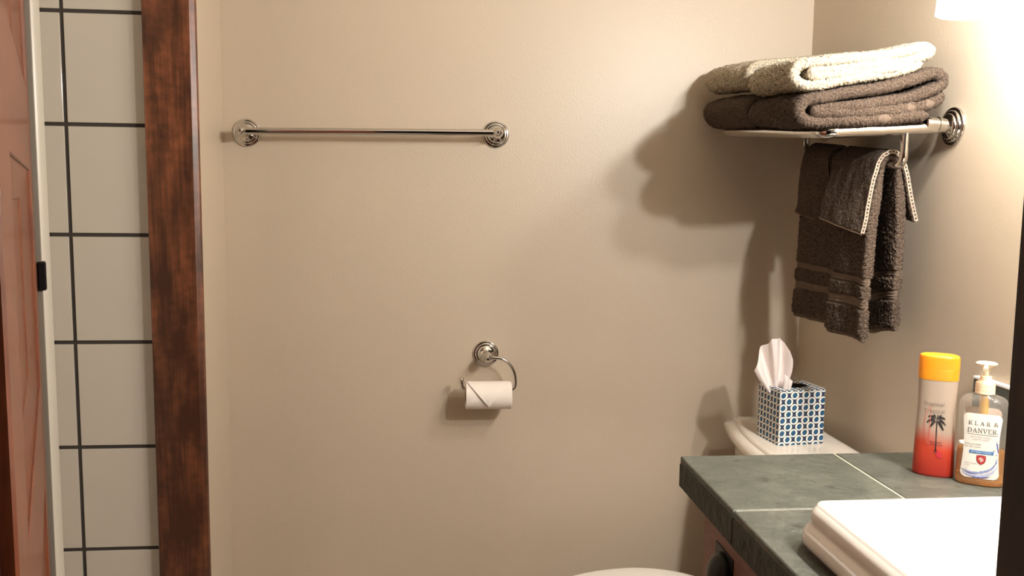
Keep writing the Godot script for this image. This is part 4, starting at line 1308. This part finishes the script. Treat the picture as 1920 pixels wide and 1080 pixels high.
func soap() -> void:
	var t := thing("soap_bottle", "clear pump bottle half full of amber hand soap with a white label", "soap dispenser", Vector3(0.8705, 0.837, 0.9435))
	t.rotation.y = deg_to_rad(-32)
	var n := 2.9
	var p := [[0.0, 0.031, 0.0165], [0.0015, 0.0335, 0.0195], [0.006, 0.0346, 0.021], [0.03, 0.0345, 0.0205], [0.07, 0.0335, 0.0195], [0.1, 0.0338, 0.0197], [0.12, 0.0345, 0.0198], [0.13, 0.0338, 0.0193], [0.136, 0.0315, 0.018], [0.140, 0.027, 0.0155], [0.1425, 0.020, 0.0135], [0.1435, 0.0135, 0.0125], [0.148, 0.0125, 0.0125]]
	var a := Acc.new()
	var rr := []
	for i in 90:
		var h := 0.148 * i / 89.0
		var ab := prof_at(p, h)
		rr.append(sup(h, ab.x, ab.y, lerpf(n, 2.0, smoothstep(0.13, 0.145, h))))
	a.rows(rr, true, true)
	a.fan(rr[0], Vector3(0, 0.001, 0), Vector3(0, 1, 0))
	var glass := mat(col(240, 235, 225, 0.10), 0.05)
	glass.transparency = BaseMaterial3D.TRANSPARENCY_ALPHA
	put("bottle_body", a.mesh(60), glass, t, false, "clear plastic body")
	# liquid
	a = Acc.new()
	rr = []
	for i in 24:
		var h := 0.0018 + 0.054 * i / 23.0
		var ab := prof_at(p, h)
		rr.append(sup(h, ab.x - 0.0009, ab.y - 0.0009, n))
	a.rows(rr, true, true)
	a.fan(rr[23], Vector3(0, 0.0558, 0), Vector3.ZERO)
	a.fan(rr[0], Vector3(0, 0.0018, 0), Vector3(0, 1, 0))
	var amber := mat(col(255, 178, 24, 0.24), 0.03)
	amber.refraction_enabled = true; amber.refraction_scale = 0.033
	put("liquid", a.mesh(60), amber, t, false, "amber liquid soap")
	# labels
	var lab := func(cx: float, w: float, h0: float, h1: float) -> PackedVector2Array:
		var poly := PackedVector2Array()
		var r := 0.008
		for q in [[1, 1], [-1, 1], [-1, -1], [1, -1]]:
			for k in 6:
				var f: float = k / 5.0 * PI / 2 + {[1, 1]: 0.0, [-1, 1]: PI / 2, [-1, -1]: PI, [1, -1]: PI * 1.5}[q]
				var y: float = (h1 - r if q[1] > 0 else h0 + r) + sin(f) * r
				poly.append(V(cx + q[0] * (w - r) + cos(f) * r, y))
			if q[1] > 0 and q[0] < 0 or q[1] < 0 and q[0] > 0:
				for k in range(1, 12):
					var y := lerpf(h1 - r, h0 + r, k / 12.0) if q[0] < 0 else lerpf(h0 + r, h1 - r, k / 12.0)
					poly.append(V(cx + q[0] * (w - 0.0026 * sin(k / 12.0 * PI)), y))
		return poly
	var paperm := mat(col(246, 240, 230), 0.45)
	var L := put("label", print_on(p, n, lab.call(-0.001, 0.0268, 0.013, 0.1155), 0.0008), paperm, t, false, "white printed front label")
	var backm := put("back_label", print_on(p, n, lab.call(0.0, 0.0268, 0.013, 0.1175), 0.0008), mat(col(226, 205, 186), 0.6), t, false, "label on the far side")
	backm.rotation.y = PI
	var grey := mat(col(96, 88, 78), 0.6)
	var o := 0.0012
	put("lettering", letters(p, n, "K L A R  &", 0.0088, "Droid Serif", 0.0, 0.1000, o), grey, L, false)
	put("lettering", letters(p, n, "DANVER.", 0.0098, "Droid Serif", 0.0, 0.0885, o), grey, L, false)
	put("rule", print_on(p, n, blob([V(-0.021, 0.0822), V(0.021, 0.0822), V(0.021, 0.0828), V(-0.021, 0.0828)]), o), grey, L, false)
	var lite := mat(col(170, 160, 150), 0.6)
	put("lettering", letters(p, n, "ANTI BACTERIAL", 0.0036, "Droid Serif", -0.002, 0.0785, o), lite, L, false)
	put("lettering", letters(p, n, "LIQUID SOAP", 0.0036, "Droid Serif", -0.002, 0.0743, o), lite, L, false)
	put("lettering", letters(p, n, "WITH GLYCERIN", 0.0032, "Droid Sans", -0.0125, 0.0665, o), grey, L, false)
	put("lettering", letters(p, n, "NO TRICLOSAN", 0.0032, "Droid Sans", -0.0125, 0.0625, o), grey, L, false)
	put("band", print_on(p, n, blob([V(-0.017, 0.0522), V(0.0165, 0.0522), V(0.0165, 0.0572), V(-0.017, 0.0572)]), o), mat(col(64, 124, 184), 0.5), L, false)
	put("lettering", letters(p, n, "ANTIBACTERIAL", 0.0040, "Droid Sans", -0.0005, 0.0548, o + 0.0004), mat(col(220, 228, 236), 0.6), L, false)
	var sh := func(k: float) -> PackedVector2Array:
		return blob([V(-0.0065 * k, 0.0435 + 0.006 * k), V(0, 0.0435 + 0.0068 * k), V(0.0065 * k, 0.0435 + 0.006 * k), V(0.0065 * k, 0.0435 - 0.001 * k), V(0.0045 * k, 0.0435 - 0.0055 * k), V(0, 0.0435 - 0.0085 * k), V(-0.0045 * k, 0.0435 - 0.0055 * k), V(-0.0065 * k, 0.0435 - 0.001 * k)])
	put("shield", print_on(p, n, sh.call(1.0), o), mat(col(150, 30, 36), 0.5), L, false, "red shield emblem")
	put("shield_inset", print_on(p, n, sh.call(0.78), o + 0.0003), mat(col(196, 70, 66), 0.5), L, false)
	put("cross", print_on(p, n, blob([V(-0.001, 0.047), V(0.001, 0.047), V(0.001, 0.0448), V(0.0033, 0.0448), V(0.0033, 0.0428), V(0.001, 0.0428), V(0.001, 0.0398), V(-0.001, 0.0398), V(-0.001, 0.0428), V(-0.0033, 0.0428), V(-0.0033, 0.0448), V(-0.001, 0.0448)]), o + 0.0006), mat(col(214, 196, 184), 0.5), L, false)
	put("lettering", letters(p, n, "LIGHT CLEAN", 0.0028, "Droid Sans", -0.0145, 0.0362, o), lite, L, false)
	put("lettering", letters(p, n, "SCENT", 0.0028, "Droid Sans", -0.0185, 0.0325, o), lite, L, false)
	# splash: curved ribbons of water along the lower edge and up the right side
	var rib := [[[V(-0.0262, 0.0255), V(-0.012, 0.0215), V(0.002, 0.0235), V(0.014, 0.030), V(0.0225, 0.042)], 0.0026, col(150, 160, 206)], [[V(-0.0255, 0.0205), V(-0.010, 0.0165), V(0.006, 0.019), V(0.017, 0.0255), V(0.0228, 0.0345)], 0.0034, col(190, 196, 224)], [[V(-0.021, 0.0175), V(-0.008, 0.0145), V(0.006, 0.0152), V(0.015, 0.0185)], 0.0012, col(64, 74, 140)], [[V(0.0195, 0.074), V(0.0208, 0.067), V(0.0225, 0.060), V(0.0226, 0.055)], 0.0012, col(74, 92, 160)], [[V(0.014, 0.0275), V(0.019, 0.036), V(0.0222, 0.048)], 0.001, col(96, 110, 176)], [[V(-0.025, 0.0228), V(-0.014, 0.0195), V(-0.004, 0.0205)], 0.0007, col(70, 80, 150)]]
	for q in rib:
		var c := spline(q[0], 24)
		var poly := PackedVector2Array()
		var low := PackedVector2Array()
		for i in 25:
			var d := (c[mini(i + 1, 24)] - c[maxi(i - 1, 0)]).normalized().orthogonal()
			var w: float = q[1] * 0.5 * (0.25 + sin(PI * i / 24.0)) * (1.0 + 0.3 * sin(i * 1.7))
			poly.append(c[i] + d * w)
			low.append(c[i] - d * w)
		low.reverse()
		poly.append_array(low)
		put("water_print", print_on(p, n, poly, o), mat(q[2], 0.5), L, false)
	for q in [[0.0165, 0.0585, 0.0011], [0.0205, 0.0525, 0.0008], [0.0192, 0.0615, 0.0006], [-0.02, 0.0265, 0.0007], [0.006, 0.0262, 0.0008], [0.0215, 0.069, 0.0009]]:
		var poly := PackedVector2Array()
		for k in 8: poly.append(V(q[0] + cos(k * PI / 4) * q[2], q[1] + sin(k * PI / 4) * q[2]))
		put("droplet_print", print_on(p, n, poly, o), mat(col(80, 96, 160), 0.5), L, false)
	# pump
	var ivory := mat(col(244, 226, 192), 0.4)
	ivory.subsurf_scatter_enabled = true; ivory.subsurf_scatter_strength = 0.2
	a = Acc.new()
	a.lathe([[0.0128, 0.1445], [0.0142, 0.145], [0.0142, 0.149], [0.0138, 0.1495], [0.0142, 0.150], [0.0142, 0.153], [0.0138, 0.1535], [0.0140, 0.154], [0.0140, 0.160], [0.0132, 0.1625], [0.0095, 0.1645], [0.0082, 0.1665], [0.0082, 0.1715], [0.0070, 0.1725], [0.0, 0.1725]])
	put("collar", a.mesh(), ivory, t, false, "ivory screw collar")
	a = Acc.new()
	a.lathe([[0.0036, 0.172], [0.0036, 0.178], [0.0046, 0.181], [0.0052, 0.1845], [0.0085, 0.1875], [0.0142, 0.1905], [0.0155, 0.1922], [0.013, 0.1938], [0.007, 0.1948], [0.0, 0.195]])
	var sp := []
	for k in 8:
		var f := k / 7.0
		sp.append(Vector3(-0.003 * f, 0.1895 - 0.004 * f * f, 0.004 + 0.022 * f))
	a.tube(sp, 0.0034)
	put("pump_head", a.mesh(), ivory, t, false, "ivory pump head")
	a = Acc.new()
	a.tube([Vector3(0, 0.145, 0), Vector3(0, 0.118, -0.001), Vector3(0.0, 0.01, -0.003)], 0.0066)
	put("dip_tube", a.mesh(), mat(col(222, 170, 70), 0.3), t, false, "amber dip tube")

func dish() -> void:
	var t := thing("soap_dish", "small white dish behind the soap bottle at the backsplash", "dish", Vector3(0.947, 0.837, 0.85))
	var a := Acc.new()
	var rr := []
	for q in [[0.0375, 0.014, 0.048], [0.8375, 0.018, 0.052], [0.841, 0.0195, 0.058], [0.859, 0.0205, 0.064], [0.861, 0.0195, 0.063], [0.859, 0.018, 0.061], [0.845, 0.016, 0.056], [0.844, 0.001, 0.001]]:
		var y: float = q[0] if q[0] > 0.5 else 0.8374
		var row := PackedVector3Array()
		for v in sup(y, q[1], q[2], 4.0, 48): row.append(v + Vector3(0.9475, 0, 0.85))
		rr.append(row)
	a.rows(rr, true, true)
	put("bowl", a.mesh(45), M.porcelain, t)
